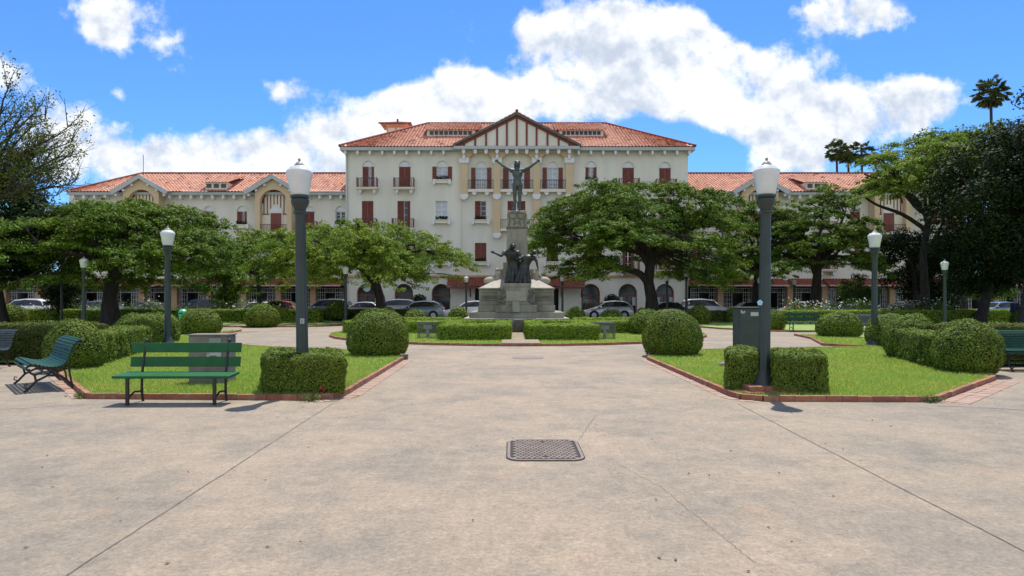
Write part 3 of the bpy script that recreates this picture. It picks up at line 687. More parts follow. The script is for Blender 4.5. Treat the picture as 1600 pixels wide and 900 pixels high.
def window_(cx, ytop, ybot, wpx, arch=0, shut='closed', D=BD, sill=None, glass='curtain', parent=hotel, hole=None):
    """px-described window; returns its hole loop. shut: closed/open/half/none/left"""
    w = wpx*D/1000; x = PX(cx,D); zb = PZ(ybot,D); zt = PZ(ytop,D); hh = zt-zb
    zs = zt-arch*D/1000 if arch else zt
    lp = arch_loop(x-w/2,x+w/2,zb,zs,zt) if arch else rect_loop(x-w/2,x+w/2,zb,zt)
    h = zs-zb; k = (round(w,2), round(h,2), round(hh,2))
    base = Vector((x, D, zb))-wloc(parent)
    def frame():
        b = MB(); t = .06
        b.box(-w/2,-w/2+t,.16,.24,0,h); b.box(w/2-t,w/2,.16,.24,0,h); b.box(-w/2+t,w/2-t,.16,.24,0,t); b.box(-w/2+t,w/2-t,.16,.24,h-t,h)
        b.box(-.05,.05,.15,.24,t,h-t)
        for f in (.25,.5,.75): b.box(-w/2+t,w/2-t,.17,.23,h*f-.02,h*f+.02)
        return b
    win = inst('window', ('fr',)+k, frame, 'white', parent, base)
    inst('pane', ('pn',glass)+k, lambda: MB().box(-w/2,w/2,.24,.27,0,h), glass, win, (0,0,0))
    if arch:
        def fan():
            b = MB(); b.prism([(q-0, z-0) for q, z in arch_loop(-w/2,w/2,h,h+.001,hh,10)[2:]], .10, .14); return b
        inst('fanlight', ('fn',)+k, fan, 'white', win, (0,0,0))
        def rim():
            b = MB(); n = 12; ro = w/2+.17; P = []
            for i in range(n+1):
                a = math.pi*i/n; P.append((math.cos(a), math.sin(a)))
            for i in range(n):
                (c0,s0),(c1,s1) = P[i],P[i+1]; e = (hh-h)
                b.prism([((w/2)*c0,h+e*s0),(ro*c0,h+(e+.17)*s0),(ro*c1,h+(e+.17)*s1),((w/2)*c1,h+e*s1)], -.05, -.001)
            return b
        inst('hood_mould', ('rm',)+k, rim, 'wall', win, (0,0,0))
    sw = w*.5
    if shut in ('closed','half','left'):
        inst('shutter', ('sh',round(sw,2),round(h,2)), lambda: shutter_mb(sw,h), 'shutter', win, (-w/2,.06,0))
    if shut in ('closed',):
        inst('shutter', ('sh',round(sw,2),round(h,2)), lambda: shutter_mb(sw,h), 'shutter', win, (0,.06,0))
    if shut in ('right',):
        inst('shutter', ('sh',round(sw,2),round(h,2)), lambda: shutter_mb(sw,h), 'shutter', win, (0,.06,0))
    if shut == 'half':
        ow = sw*.45; inst('shutter', ('sh',round(ow,2),round(h,2)), lambda: shutter_mb(ow,h), 'shutter', win, (w/2-ow,.02,0))
    if shut == 'open':
        ow = sw*.75
        for sx in (-w/2-ow, w/2): inst('shutter', ('sh',round(ow,2),round(h,2)), lambda: shutter_mb(ow,h), 'shutter', win, (sx,-.035,0))
    if shut == 'inside':                       # folded back within the opening
        ow = sw*.55
        for sx in (-w/2, w/2-ow): inst('shutter', ('sh',round(ow,2),round(h,2)), lambda: shutter_mb(ow,h), 'shutter', win, (sx,.03,0))
    if sill == 'planter':
        pw = w/2+.32
        o = inst('window_box', ('pl',k[0]), lambda: MB().box(-pw+.1,pw-.1,-.34,-.002,-.30,-.02).box(-pw,pw,-.40,-.002,-.02,.05), 'columnm' if False else 'wallback', parent, base)
        for sx in (-pw+.12, pw-.12): inst('bracket', ('br',), lambda: MB().prism([(-.12,.06),(.12,.06),(.12,-.28),(.06,-.45),(-.06,-.45),(-.12,-.28)], -.46, -.004), 'white', o, (sx,0,0))
        pr = np.random.default_rng(int(abs(cx)*7+ytop)); n = 120
        C = np.stack([pr.uniform(-w/2,w/2,n), pr.uniform(-.35,-.1,n), .05+pr.random(n)**2*.35], 1)
        pl = quads_obj('plants', leaf_arrays(C, np.tile([0,-.5,.6],(n,1)), .2, .12, .8, r=pr), M['darkleaf'], o)
    if sill == 'balcony':
        pw = w/2+.42
        o = inst('balcony', ('bs',k[0]), lambda: MB().box(-pw,pw,-.75,-.002,-.22,-.02).box(-pw-.06,pw+.06,-.82,-.002,-.10,-.021), 'wallback', parent, base)
        for sx in (-pw+.3, pw-.3): inst('corbel', ('cb',), lambda: MB().prism([(-.13,-.22),(.13,-.22),(.13,-.45),(0,-.62),(-.13,-.45)], -.6, -.004), 'white', o, (sx,0,0))
        def rail():
            b = MB(); rh = .88
            b.box(-pw+.02,pw-.02,-.74,-.69,rh-.05,rh); b.box(-pw+.02,pw-.02,-.73,-.70,.05,.08)
            n = int(2*pw/.16)
            for i in range(n+1):
                q = -pw+.04+(2*pw-.08)*i/n; b.box(q-.02,q+.02,-.732,-.698,-.02,rh-.05)
            for sx in (-pw+.03, pw-.03):
                b.box(sx-.02,sx+.02,-.69,0,rh-.05,rh-.005); b.box(sx-.03,sx+.03,-.745,-.685,-.02,rh+.06)
                for j in range(4): b.box(sx-.012,sx+.012,-.15-.15*j,-.125-.15*j,-.02,rh-.05)
            return b
        inst('railing', ('rl',k[0]), rail, 'railing', o, (0,0,0))
    return lp

holes = []
# third floor
holes.append(window_(575.5,251,294,18,9.5,'half',sill='balcony'))
holes.append(window_(632.5,251,294,18,9.5,'closed',sill='balcony'))
holes.append(window_(691,251,282,17.5,9.5,'open',sill='planter'))
holes.append(window_(752,252.5,295,18,9.5,'open'))
holes.append(window_(807,252,295,24,11,'open'))
holes.append(window_(863.5,252.5,295,18,9.5,'open'))
holes.append(window_(923.5,252,283,17.5,9.5,'inside',sill='planter'))
holes.append(window_(981.5,252.5,295,18,9.5,'closed',sill='balcony'))
holes.append(window_(1039,253,296,18,9.5,'closed',sill='balcony'))
# second floor
holes.append(window_(574.5,314,357,18,0,'closed',sill='balcony'))
holes.append(window_(631,314,357,20,0,'half',sill='balcony',glass='darkglass'))
holes.append(window_(690,314,344.5,18,0,'none',sill='planter'))
holes.append(window_(751,314,344.5,18,0,'left',sill='planter',glass='darkglass'))
holes.append(window_(807,314,357,28,0,'inside',glass='darkglass'))
holes.append(window_(863,314,344.5,18,0,'right',sill='planter'))
holes.append(window_(923.5,314,344.5,18,0,'closed',sill='planter'))
holes.append(window_(981.5,314,357,18,0,'closed',sill='balcony'))
holes.append(window_(1039,314,357,18,0,'half',sill='balcony',glass='darkglass'))
# first floor
for cx, sl, sh in ((574.5,'balcony','closed'),(631,'balcony','closed'),(690,'planter','closed'),(751,'planter','closed'),(863,'planter','closed'),(925,'planter','closed'),(981.5,'balcony','inside'),(1039,'balcony','closed')):
    yb = 422 if sl == 'balcony' else 409.5
    holes.append(window_(cx,379.5,yb,18,0,sh,sill=sl,glass='darkglass'))
# ground floor arches, dark red framed glazing
for cx in (572,631,689,923,981,1039):
    x0 = X(cx-14.5); x1 = X(cx+14.5); lp = arch_loop(x0,x1,.14,Z(458),Z(443.5),14); holes.append(lp)
    w = x1-x0; base = Vector(((x0+x1)/2, BD, .14))-wloc(hotel)
    def door():
        b = MB(); L_ = arch_loop(-w/2,w/2,0,Z(458)-.14,Z(443.5)-.14,14); L2 = arch_loop(-w/2+.14,w/2-.14,.1,Z(458)-.14,Z(443.5)-.14-.14,14)
        n = len(L_); b.add([(x,.30,z) for x,z in L_]+[(x,.30,z) for x,z in L2], [(i,(i+1)%n,(i+1)%n+n,i+n) for i in range(n)])
        b.box(-.04,.04,.26,.36,.1,Z(460)-.14); b.box(-w/2+.1,w/2-.1,.27,.35,Z(462)-.14,Z(460)-.14); return b
    o = inst('arched_door', ('ad',), door, 'shutter', hotel, base)
    inst('pane', ('adp',), lambda: MB().prism(arch_loop(-w/2,w/2,0,Z(458)-.14,Z(443.5)-.14,14), .38, .42), 'darkglass', o, (0,0,0))
    if cx in (981,1039):
        for sx in (-.62,.62): inst('door_leaf', ('dl',), lambda: MB().box(-.17,.17,.22,.25,.9,1.7), 'label', o, (sx,0,0))
    if cx == 572:
        MB().lathe([(.01,0),(.36,0),(.36,.04),(.01,.04)], (X(572.5),BD+.18,Z(450)), 20, axis='y').build('round_emblem', M['curtain'], o)
# centre door
cdx0, cdx1 = X(722), X(893)
holes.append(rect_loop(X(742),X(873),.14,Z(447)))
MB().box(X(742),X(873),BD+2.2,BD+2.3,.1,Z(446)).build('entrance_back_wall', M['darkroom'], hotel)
for q in ((700,744),(852,893)):
    pass
main_outer = rect_loop(X(540),X(1075),0,Z(229))
facade('wall', main_outer, BD, holes, .5, 'wall')
b = MB(); x0, x1, zt = X(540), X(1075), Z(229)
b.add([(x0,BD,0),(x0,80,0),(x0,80,zt),(x0,BD,zt),(x1,BD,0),(x1,80,0),(x1,80,zt),(x1,BD,zt)], [(0,1,2,3),(4,7,6,5),(1,5,6,2)])
b.build('side_wall', M['wall'], hotel)
# floor panels behind openings so nothing is see-through
MB().box(x0+.1,x1-.1,BD+.52,BD+.56,.1,Z(447)+.6).build('interior', M['darkroom'], hotel) if False else None
# entrance side panels (plain cream piers in front of the opening)
for q0, q1 in ((708,734),(880,906)): MB().box(X(q0),X(q1),BD-.05,BD-.003,.1,Z(446)).build('entrance_pier', M['wallback'], hotel)
# tiled canopies over entrance
def corrug(L, depth, z0, z1, y0, pitch, amp, xoff):
    b = MB(); n = int(L/pitch*6); vs = []; 
    for i in range(n+1):
        a = L*i/n; h = amp*abs(math.sin(math.pi*a/pitch))
        vs += [(xoff+a, y0, z0+h), (xoff+a, y0+depth, z1+h)]
    b.add(vs, [(2*i,2*i+2,2*i+3,2*i+1) for i in range(n)]); return b
cn = corrug(X(912)-X(700), 1.15, Z(446)-.15, Z(434)-.02, BD-1.2, .3, .09, X(700)); cn.build('tiled_canopy', M['darktile'], hotel)
MB().box(X(700),X(912),BD-1.19,BD-1.12,Z(446)-.32,Z(446)-.16).build('canopy_beam', M['shutter'], hotel)
for q in (703, 735, 877, 908): MB().tube([(X(q),BD-.02,Z(456)-.5),(X(q),BD-.5,Z(449)),(X(q),BD-1.15,Z(447)-.1)], .05, 5).build('canopy_brace', M['shutter'], hotel)
# band above ground floor
MB().box(X(540)-.08,X(1075)+.08,BD-.14,BD-.003,Z(433.5),Z(430.2)).build('string_course', M['band'], hotel)
# eaves board + corbels
EZ = PZ(229, 61.2)
def corbel_mb(): return MB().prism([(-.11,0),(.11,0),(.11,-.26),(0,-.44),(-.11,-.26)], 0, .58)
xx = 548
b = MB().box(X(534),X(1083),61.25,62.6,EZ-.32,EZ-.02); b.build('eaves_board', M['greytrim'], hotel)
q = 541.5
while q < 1075:
    if not (712 < q < 903): inst('corbel', ('ec',), corbel_mb, 'white', hotel, Vector((X(q),61.4,EZ-.321))-wloc(hotel))
    q += 19.05
# yellow loggia frame
YF = 61.55
def fx(px): return PX(px, YF)
def fz(py): return PZ(py, YF)
lo = rect_loop(fx(719.5),fx(895.5),fz(312),fz(231))
lh = [arch_loop(fx(731),fx(771),fz(299),fz(254),fz(238),12), arch_loop(fx(782),fx(833),fz(299),fz(254),fz(238),12), arch_loop(fx(844),fx(884),fz(299),fz(254),fz(238),12)]
lh2 = []
# build spandrel frame only (keeps lower wall free): outer shape follows pilasters
outer = [(fx(719.5),fz(312)),(fx(731),fz(312)),(fx(731),fz(254))]
def half_arch(a, c, n=12):
    x0, x1 = fx(a), fx(c); m_ = (x0+x1)/2; r = (x1-x0)/2
    return [(m_-r*math.cos(math.pi*i/n), fz(254)+(fz(238)-fz(254))*math.sin(math.pi*i/n)) for i in range(n+1)]
outer = [(fx(719.5),fz(308)),(fx(731),fz(308))]+half_arch(731,771)+[(fx(771),fz(368)),(fx(782),fz(368))]+half_arch(782,833)+[(fx(833),fz(368)),(fx(844),fz(368))]+half_arch(844,884)+[(fx(884),fz(308)),(fx(895.5),fz(308)),(fx(895.5),fz(231)),(fx(719.5),fz(231))]
facade('loggia_frame', outer, YF, [], .445, 'yellow', back=True)
for px in (725.2, 776.5, 838.5, 889.7):
    inst('pilaster_capital', ('pc',), lambda: MB().box(-.47,.47,-.12,.0,-.22,.22).box(-.40,.40,-.08,-.0,-.3,-.22), 'white', hotel, Vector((fx(px),YF-.004,fz(250.5)))-wloc(hotel))
    inst('pilaster_base', ('pb',), lambda: MB().box(-.40,.40,-.10,.0,-.08,.14).prism([(-.38,-.08),(.38,-.08),(.24,-.30),(0,-.38),(-.24,-.30)], -.09, .0), 'white', hotel, Vector((fx(px),YF-.006,fz(306)))-wloc(hotel))
for px in (776.5, 838.5):
    inst('pilaster_base', ('pb',), None, 'white', hotel, Vector((fx(px),YF-.006,fz(366.5)))-wloc(hotel))
for a, c in ((731,771),(782,833),(844,884)):
    x0_, x1_ = fx(a)+.01, fx(c)-.01
    o = MB().box(x0_,x1_,YF-.1,BD-.003,fz(300),fz(295.5)).build('loggia_balcony', M['wallback'], hotel)
    for s in (.25,.75): MB().prism([(x0_+(x1_-x0_)*s+dx, fz(300)+dz) for dx, dz in ((-.2,-.001),(.2,-.001),(.2,-.18),(0,-.32),(-.2,-.18))], YF-.05, BD-.004).build('corbel', M['white'], o)
    r_ = MB(); r_.box(x0_,x1_,YF-.06,YF-.01,fz(281)-.06,fz(281)); r_.box(x0_,x1_,YF-.05,YF-.02,fz(295)+.05,fz(295)+.08)
    n = int((x1_-x0_)/.17)
    for i in range(n+1):
        q = x0_+.02+(x1_-x0_-.04)*i/n; r_.box(q-.015,q+.015,YF-.048,YF-.022,fz(295.5),fz(281)-.06)
    r_.build('railing', M['darkrail'], o)
# balcony behind the monument on the second floor
o = MB().box(fx(782)+.01,fx(833)-.01,YF-.1,BD-.003,fz(361),fz(357)).build('loggia_balcony', M['wallback'], hotel)
r_ = MB(); r_.box(fx(782),fx(833),YF-.06,YF-.01,fz(343)-.06,fz(343))
for i in range(20):
    q = fx(782)+.02+(fx(833)-fx(782)-.04)*i/19; r_.box(q-.015,q+.015,YF-.048,YF-.022,fz(357),fz(343)-.06)
r_.build('railing', M['darkrail'], o)
# gable cornice and corbels, pediment
GY = 61.15
def gx(px): return PX(px, GY)
def gz(py): return PZ(py, GY)
MB().box(gx(709),gx(905.5),GY-.25,BD+.3,gz(233.5),gz(229)).build('gable_cornice', M['greytrim'], hotel)
for px in (724.5,742.5,759.5,776.7,792,807.5,823,838.5,855.5,873,889.7):
    inst('corbel', ('gc',), lambda: MB().prism([(-.15,0),(.15,0),(.15,-.3),(0,-.45),(-.15,-.3)], 0, .5), 'white', hotel, Vector((gx(px),GY-.1,gz(233.5)-.001))-wloc(hotel))
for px in (724.5,776.7,838.5,889.7):
    inst('corbel', ('gc2',), lambda: MB().prism([(-.12,0),(.12,0),(.12,-.3),(0,-.45),(-.12,-.3)], 0, .3), 'white', hotel, Vector((gx(px),GY+.11,gz(233.5)-.46))-wloc(hotel))
ax_, az_ = gx(807.5), gz(177)
MB().prism([(gx(716),gz(229)+.01),(gx(899),gz(229)+.01),(ax_,az_)], GY+.12, GY+.3).build('pediment', M['wall'], hotel)
def edge_z(px):  # height of gable underside at px
    t = abs(px-807.5)/(807.5-709); return gz(177)+(gz(231)-gz(177))*t
for px in (725,742.5,759.5,776.7,792,807.5,823,838.5,855.5,873,889.7):
    zt_ = edge_z(px)-.15
    MB().box(gx(px)-.09,gx(px)+.09,GY+.04,GY+.119,gz(229)+.012,zt_).build('timber_strip', M['timber'], hotel)
for s in (-1,1):
    e = gx(807.5+s*98.5); P = [(ax_,gz(175.5)-.28),(ax_,gz(175.5)-.5),(e-s*.5,gz(229)),(e,gz(229))]
    MB().prism(P, GY+.0, GY+.118).build('raking_timber', M['timber'], hotel)
    MB().prism([(ax_,gz(175.5)),(ax_,gz(175.5)-.27),(e,gz(229)+.01),(e+s*.12,gz(229)+.2)], GY-.2, GY+.05).build('barge_board', M['stonedark'], hotel)
MB().tube([(ax_,GY,gz(176)),(ax_,GY,gz(171.5))],.04,6).build('finial', M['stonedark'], hotel)

def roof_plane(b, p0, p1, q0, q1, pitch=.32, amp=.085, step=.42):
    """eave p0->p1, top q0->q1 (3D); corrugated tile sheet"""
    p0,p1,q0,q1 = map(Vector, (p0,p1,q0,q1)); e = (p1-p0); L = e.length; e /= L
    a1 = (q0-p0).dot(e); a2 = (q1-p0).dot(e); up = (q0-p0)-e*a1; B = up.length; up /= B
    nn = e.cross(up).normalized()
    if nn.z < 0: nn = -nn
    rows = max(1, int(B/step)); cols = int(L/pitch*5); prev = None
    for i in range(cols+1):
        a = L*i/cols; fr = 1.0
        if a1 > .01: fr = min(fr, a/a1)
        if a2 < L-.01: fr = min(fr, (L-a)/(L-a2))
        h = amp*abs(math.sin(math.pi*a/pitch)); fr = max(fr, 0)
        col = []
        for j in range(rows+1):
            s = B*fr*j/rows; 
            col.append(p0+e*a+up*s+nn*(h))
            if j < rows: col.append(p0+e*a+up*(B*fr*(j+.97)/rows)+nn*(h-.05*(fr > .1)))
        if prev:
            k = len(b.v); n = len(col); b.v += [tuple(p) for p in prev+col]
            for j in range(n-1): b.f.append((k+j, k+n+j, k+n+j+1, k+j+1)); b.m.append(0)
        prev = col
def capline(b, pts, r=.14):
    b.tube(pts, r, 8)
rf = MB(); xe0, xe1 = PX(530,61.2), PX(1087,61.2); xr0, xr1 = PX(668,70.6), PX(947,70.6); zr_ = PZ(193.5,70.6); yb = 80.8
roof_plane(rf, (xe0,61.2,EZ),(xe1,61.2,EZ),(xr0,70.6,zr_),(xr1,70.6,zr_))
roof_plane(rf, (xe0,yb,EZ),(xe0,61.2,EZ),(xr0,70.9,zr_),(xr0,70.6,zr_))
roof_plane(rf, (xe1,61.2,EZ),(xe1,yb,EZ),(xr1,70.6,zr_),(xr1,70.9,zr_))
roof_plane(rf, (xe1,yb,EZ),(xe0,yb,EZ),(xr1,70.9,zr_),(xr0,70.9,zr_), pitch=.9)
roof = rf.build('roof', M['tile'], hotel)
rc = MB(); capline(rc, [(xr0,70.7,zr_+.08),(xr1,70.7,zr_+.08)]); capline(rc, [(xe0,61.2,EZ+.08),(xr0,70.7,zr_+.08)]); capline(rc, [(xe1,61.2,EZ+.08),(xr1,70.7,zr_+.08)])
rc.build('ridge_tiles', M['darktile'], roof)
gt = gz(174.5)
gr = MB(); ge0, ge1 = gx(706), gx(909)
roof_plane(gr, (ge0,68.6,gz(229)),(ge0,GY-.22,gz(229)),(ax_,68.6,gt),(ax_,GY-.22,gt))
roof_plane(gr, (ge1,GY-.22,gz(229)),(ge1,68.6,gz(229)),(ax_,GY-.22,gt),(ax_,68.6,gt))
gro = gr.build('gable_roof', M['tile'], hotel)
capl = MB(); capline(capl, [(ax_,GY-.2,gt+.05),(ax_,68.4,gt+.05)]); capl.build('ridge_tiles', M['darktile'], gro)
# long dormers
for a, c in ((667,742),(874,943)):
    DY = 65.1; x0_, x1_ = PX(a,DY), PX(c,DY)
    o = MB().box(x0_,x1_,DY,70,PZ(214,DY),PZ(203,DY)).build('dormer', M['white'], hotel)
    n = 9
    for i in range(n):
        q = x0_+.25+(x1_-x0_-.5)*(i+.1)/n; w_ = (x1_-x0_-.5)/n*.78
        wn = MB().box(q,q+w_,DY-.03,DY-.003,PZ(210.8,DY),PZ(205.2,DY)).build('window', M['darkglass'], o)
        MB().box(q+w_/2-.03,q+w_/2+.03,DY-.05,DY-.031,PZ(211.5,DY),PZ(205,DY)).box(q,q+w_,DY-.049,DY-.032,PZ(208.5,DY),PZ(208,DY)).build('frame', M['white'], wn) if False else None
    d2 = MB(); roof_plane(d2, (x0_-.4,DY-.45,PZ(203.5,DY-.4)),(x1_+.4,DY-.45,PZ(203.5,DY-.4)),(x0_-.4,70.2,zr_-.05),(x1_+.4,70.2,zr_-.05)); d2.build('roof', M['tile'], o)
# chimney tower
CD = 75
cx0, cx1 = PX(604,CD), PX(633,CD)
o = MB().box(cx0,cx1,CD,CD+2.3,18,PZ(197,CD)).build('tower', M['pink'], hotel)
MB().prism([(cx0,PZ(197,CD)),(cx1,PZ(197,CD)),(PX(641,CD)-.3,PZ(192.5,CD)),(PX(596,CD)+.3,PZ(192.5,CD))], CD-.35, CD+2.6).build('eaves', M['pink'], o)
for q in (.2,1.25): MB().box(cx0+q,cx0+q+.75,CD-.04,CD-.003,PZ(208,CD),PZ(200,CD)).build('vent', M['wallback'], o)
ty = CD-.6; tz = PZ(192,CD-.6); tx0, tx1 = PX(594,CD), PX(643,CD); tcx = (tx0+tx1)/2; tcy = CD+1.15; ta = PZ(186.5,CD)
t_ = MB(); roof_plane(t_, (tx0,ty,tz),(tx1,ty,tz),(tcx-.01,tcy,ta),(tcx+.01,tcy,ta)); roof_plane(t_, (tx1,ty,tz),(tx1,tcy+1.75,tz),(tcx,tcy,ta),(tcx,tcy+.01,ta)); roof_plane(t_, (tx0,tcy+1.75,tz),(tx0,ty,tz),(tcx,tcy,ta),(tcx,tcy+.01,ta))
t_.build('roof', M['tile'], o)
MB().tube([(PX(593,CD),ty,tz),(PX(644,CD),ty,tz)], .1, 6).tube([(tcx,tcy,ta),(tcx,tcy,ta+.35)], .12, 6).build('ridge_tiles', M['darktile'], o)

# wings
WEZ = PZ(299.5, 62.6); RZ = PZ(271.5, 68.4)
CXP = 807.5
def wing(side):
    def m(px): return px if side < 0 else 2*CXP-px     # mirror pixel column
    def XX(px, d=WD): return PX(m(px), d)
    hs = []
    w1 = [(129,'closed','balcony'),(158,'closed','planter'),(279,'closed','planter'),(326,'half','balcony'),(378,'half','planter'),(483.5,'closed','balcony'),(532,'none','planter')]
    for px, sh, sl in w1:
        if side > 0 and px == 129: sh = 'closed'
        hs.append(window_(m(px),322,352 if sl == 'planter' else 361,15.5,8.5,sh,D=WD,sill=sl,glass='darkglass' if px == 532 else 'curtain'))
    for px in (129,165,272,326,378,483.5,526):
        sl = 'balcony' if px in (129,326,483.5) else 'planter'
        hs.append(window_(m(px),383,421 if sl == 'balcony' else 409,16,0,'closed' if px % 2 else 'half',D=WD,sill=sl,glass='darkglass'))
    xs = sorted((XX(108), XX(540)))
    facade('wing_wall', rect_loop(xs[0],xs[1],WZ(438),WZ(299)), WD, hs, .45, 'wall')
    e = XX(108)
    b = MB(); b.add([(e,WD,0),(e,WD+12,0),(e,WD+12,WZ(299)),(e,WD,WZ(299))], [(0,1,2,3)]); b.build('side_wall', M['wall'], hotel)
    MB().box(xs[0],xs[1],WD+.2,WD+11,WZ(300),WZ(299)-.02).build('ceiling', M['wall'], hotel); MB().box(xs[0],xs[1],WD+11,WD+11.3,0,WZ(299)).build('rear_wall', M['wall'], hotel)
    xs2 = sorted((XX(104,62.6), XX(541,62.6)))
    MB().box(xs2[0],xs2[1],62.66,WD+.2,WEZ-.28,WEZ-.02).build('eaves_board', M['greytrim'], hotel)
    q = 120
    while q < 536:
        if not (186 < q < 254 or 392 < q < 461): inst('corbel', ('ec',), corbel_mb, 'white', hotel, Vector((XX(q),62.8,WEZ-.281))-wloc(hotel))
        q += 16.6
    # bays
    for c, ww in ((220,28),(427,28.5)):
        BY = 62.25; PW = 62.9
        if side > 0 and c == 220: pass
        hx = lambda p: PX(m(p), BY)
        a0, a1 = sorted((hx(c-ww), hx(c+ww))); i0, i1 = sorted((hx(c-21), hx(c+21)))
        zl = PZ(363,BY)
        facade('bay_frame', [(a0,PZ(366,BY)),(a1,PZ(366,BY)),(a1,PZ(295,BY)),((a0+a1)/2,PZ(277,BY)),(a0,PZ(295,BY))], BY, [arch_loop(i0,i1,zl,PZ(316,BY),PZ(296,BY),14)], 1.14, 'yellow', back=True)
        MB().box(i0-.1,i1+.1,PW,WD-.004,zl-.3,PZ(294,BY)).build('bay_panel', M['wallback'], hotel)
        for k in range(8):
            q = i0+(i1-i0)*(k+.5)/8
            if k in (3,4) and False: continue
            top_ = PZ(316,BY)+(PZ(296,BY)-PZ(316,BY))*math.sqrt(max(0,1-((q-(i0+i1)/2)/((i1-i0)/2))**2))
            lowz = PZ(333,BY) if k not in (3,4) else PZ(318,BY)
            MB().box(q-.042,q+.042,PW-.04,PW-.002,lowz,top_-.1).build('timber_strip', M['timber'], hotel)
        MB().box(i0,i0+(i1-i0)*.3,PW-.05,PW-.002,PZ(334,BY),PZ(332.6,BY)).box(i1-(i1-i0)*.3,i1,PW-.05,PW-.002,PZ(334,BY),PZ(332.6,BY)).build('timber_rail', M['timber'], hotel)
        # rim in timber
        rm = MB(); nA = 14; r0 = (i1-i0)/2; ccx = (i0+i1)/2
        for k in range(nA):
            a_, b_ = math.pi*k/nA, math.pi*(k+1)/nA; zh = PZ(296,BY)-PZ(316,BY)
            rm.prism([(ccx+s_*math.cos(t_)*r0, PZ(316,BY)+s_*zh*math.sin(t_)) for s_, t_ in ((.999,a_),(.93,a_),(.93,b_),(.999,b_))], PW-.16, PW-.01)
        rm.build('arch_rim', M['timber'], hotel)
        # door with white fan
        x_ = hx(c+1); dw = .52
        o = MB().prism(arch_loop(x_-dw-.12,x_+dw+.12,zl,PZ(330,BY),PZ(320.5,BY),10), PW-.09, PW-.003).build('bay_door', M['wall'], hotel)
        MB().prism(arch_loop(x_-dw,x_+dw,PZ(331.5,BY),PZ(331,BY),PZ(323,BY),10), PW-.12, PW-.091).build('fanlight', M['white'], o)
        MB().box(x_-dw,x_-.01,PW-.13,PW-.091,zl,PZ(332,BY)).box(x_+.01,x_+dw,PW-.13,PW-.091,zl,PZ(332,BY)).build('shutter', M['shutter'], o)
        o = MB().box(i0-.2,i1+.2,BY-.35,BY-.003,PZ(366.5,BY),PZ(362.5,BY)).build('balcony', M['wallback'], hotel)
        r_ = MB(); r_.box(i0,i1,BY+.05,BY+.09,PZ(350,BY)-.05,PZ(350,BY)); n = 18
        for k in range(n+1):
            q = i0+.03+(i1-i0-.06)*k/n; r_.box(q-.014,q+.014,BY+.055,BY+.085,PZ(362.5,BY),PZ(350,BY)-.05)
        r_.build('railing', M['railing'], o)
        # little gable roof
        ac = (hx(c)); e0, e1 = ac-2.75, ac+2.75; ze = PZ(298.5,61.9); za = PZ(272,61.9)
        g_ = MB(); roof_plane(g_, (e0,67.8,ze),(e0,61.9,ze),(ac,67.8,za),(ac,61.9,za)); roof_plane(g_, (e1,61.9,ze),(e1,67.8,ze),(ac,61.9,za),(ac,67.8,za))
        go = g_.build('bay_roof', M['tile'], hotel)
        for s in (-1,1):
            MB().prism([(ac,za-.02),(ac,za-.42),(ac+s*2.55,ze-.32),(ac+s*2.85,ze+.02)], 61.88, 62.02).build('barge_board', M['greytrim'], go)
            for t in (.3,.62,.9): MB().box(ac+s*2.6*t-.1,ac+s*2.6*t+.1,62.02,62.24,za+(ze-za)*t-.62,za+(ze-za)*t-.40).build('bracket', M['white'], go)
    # roof
    r1 = MB(); ee = PX(m(104),62.5); em = PX(m(540),62.5); rr0 = PX(m(222),68.4); rr1 = PX(m(540),68.4)
    if side < 0:
        roof_plane(r1, (ee,62.5,WEZ),(em+1,62.5,WEZ),(rr0,68.4,RZ),(em+1,68.4,RZ)); roof_plane(r1, (ee,74.5,WEZ),(ee,62.5,WEZ),(rr0,68.5,RZ),(rr0,68.4,RZ))
    else:
        roof_plane(r1, (em-1,62.5,WEZ),(ee,62.5,WEZ),(em-1,68.4,RZ),(rr0,68.4,RZ)); roof_plane(r1, (ee,62.5,WEZ),(ee,74.5,WEZ),(rr0,68.4,RZ),(rr0,68.5,RZ))
    ro = r1.build('wing_roof', M['tile'], hotel)
    cb = MB(); capline(cb, [(rr0,68.4,RZ+.06),(rr1,68.4,RZ+.06)], .12); capline(cb, [(ee,62.5,WEZ+.06),(rr0,68.4,RZ+.06)], .12); cb.build('ridge_tiles', M['darktile'], ro)
    # small dormer
    DW = 63.0; dx = PX(m(338),DW); o = MB().box(dx-1.05,dx+1.05,DW,66.5,PZ(297.5,DW),PZ(284.5,DW)).build('dormer', M['wallback'], hotel)
    for k in (-.72,0,.72): MB().box(dx+k-.24,dx+k+.24,DW-.04,DW-.003,PZ(293.5,DW),PZ(287.3,DW)).build('window', M['darkglass'], o)
    d2 = MB(); roof_plane(d2, (dx-1.35,62.75,PZ(284.8,62.75)),(dx+1.35,62.75,PZ(284.8,62.75)),(dx-2.2,66.6,PZ(276,66.6)),(dx+2.2,66.6,PZ(276,66.6))); d2.build('roof', M['tile'], o)
    # ground floor arcade
    AY = WD-.2; cols = [-42,8,62,116,170,223,274,328,382,436,490]
    for px in cols:
        inst('column', ('col',), lambda: MB().box(-.27,.27,-.27,.27,0,PZ(450,WD)-.02).box(-.34,.34,-.34,.34,PZ(450,WD)-.02,PZ(446,WD)), 'columnm', hotel, Vector((PX(m(px),AY),AY,.1))-wloc(hotel))
    xa, xb = sorted((PX(m(-60),WD+1.6), PX(m(540),WD+1.6)))
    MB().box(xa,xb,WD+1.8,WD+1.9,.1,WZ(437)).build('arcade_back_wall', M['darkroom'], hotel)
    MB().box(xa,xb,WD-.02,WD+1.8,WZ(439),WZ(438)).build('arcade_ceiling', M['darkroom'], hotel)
    gridY = WD+.9
    allc = cols+[541]
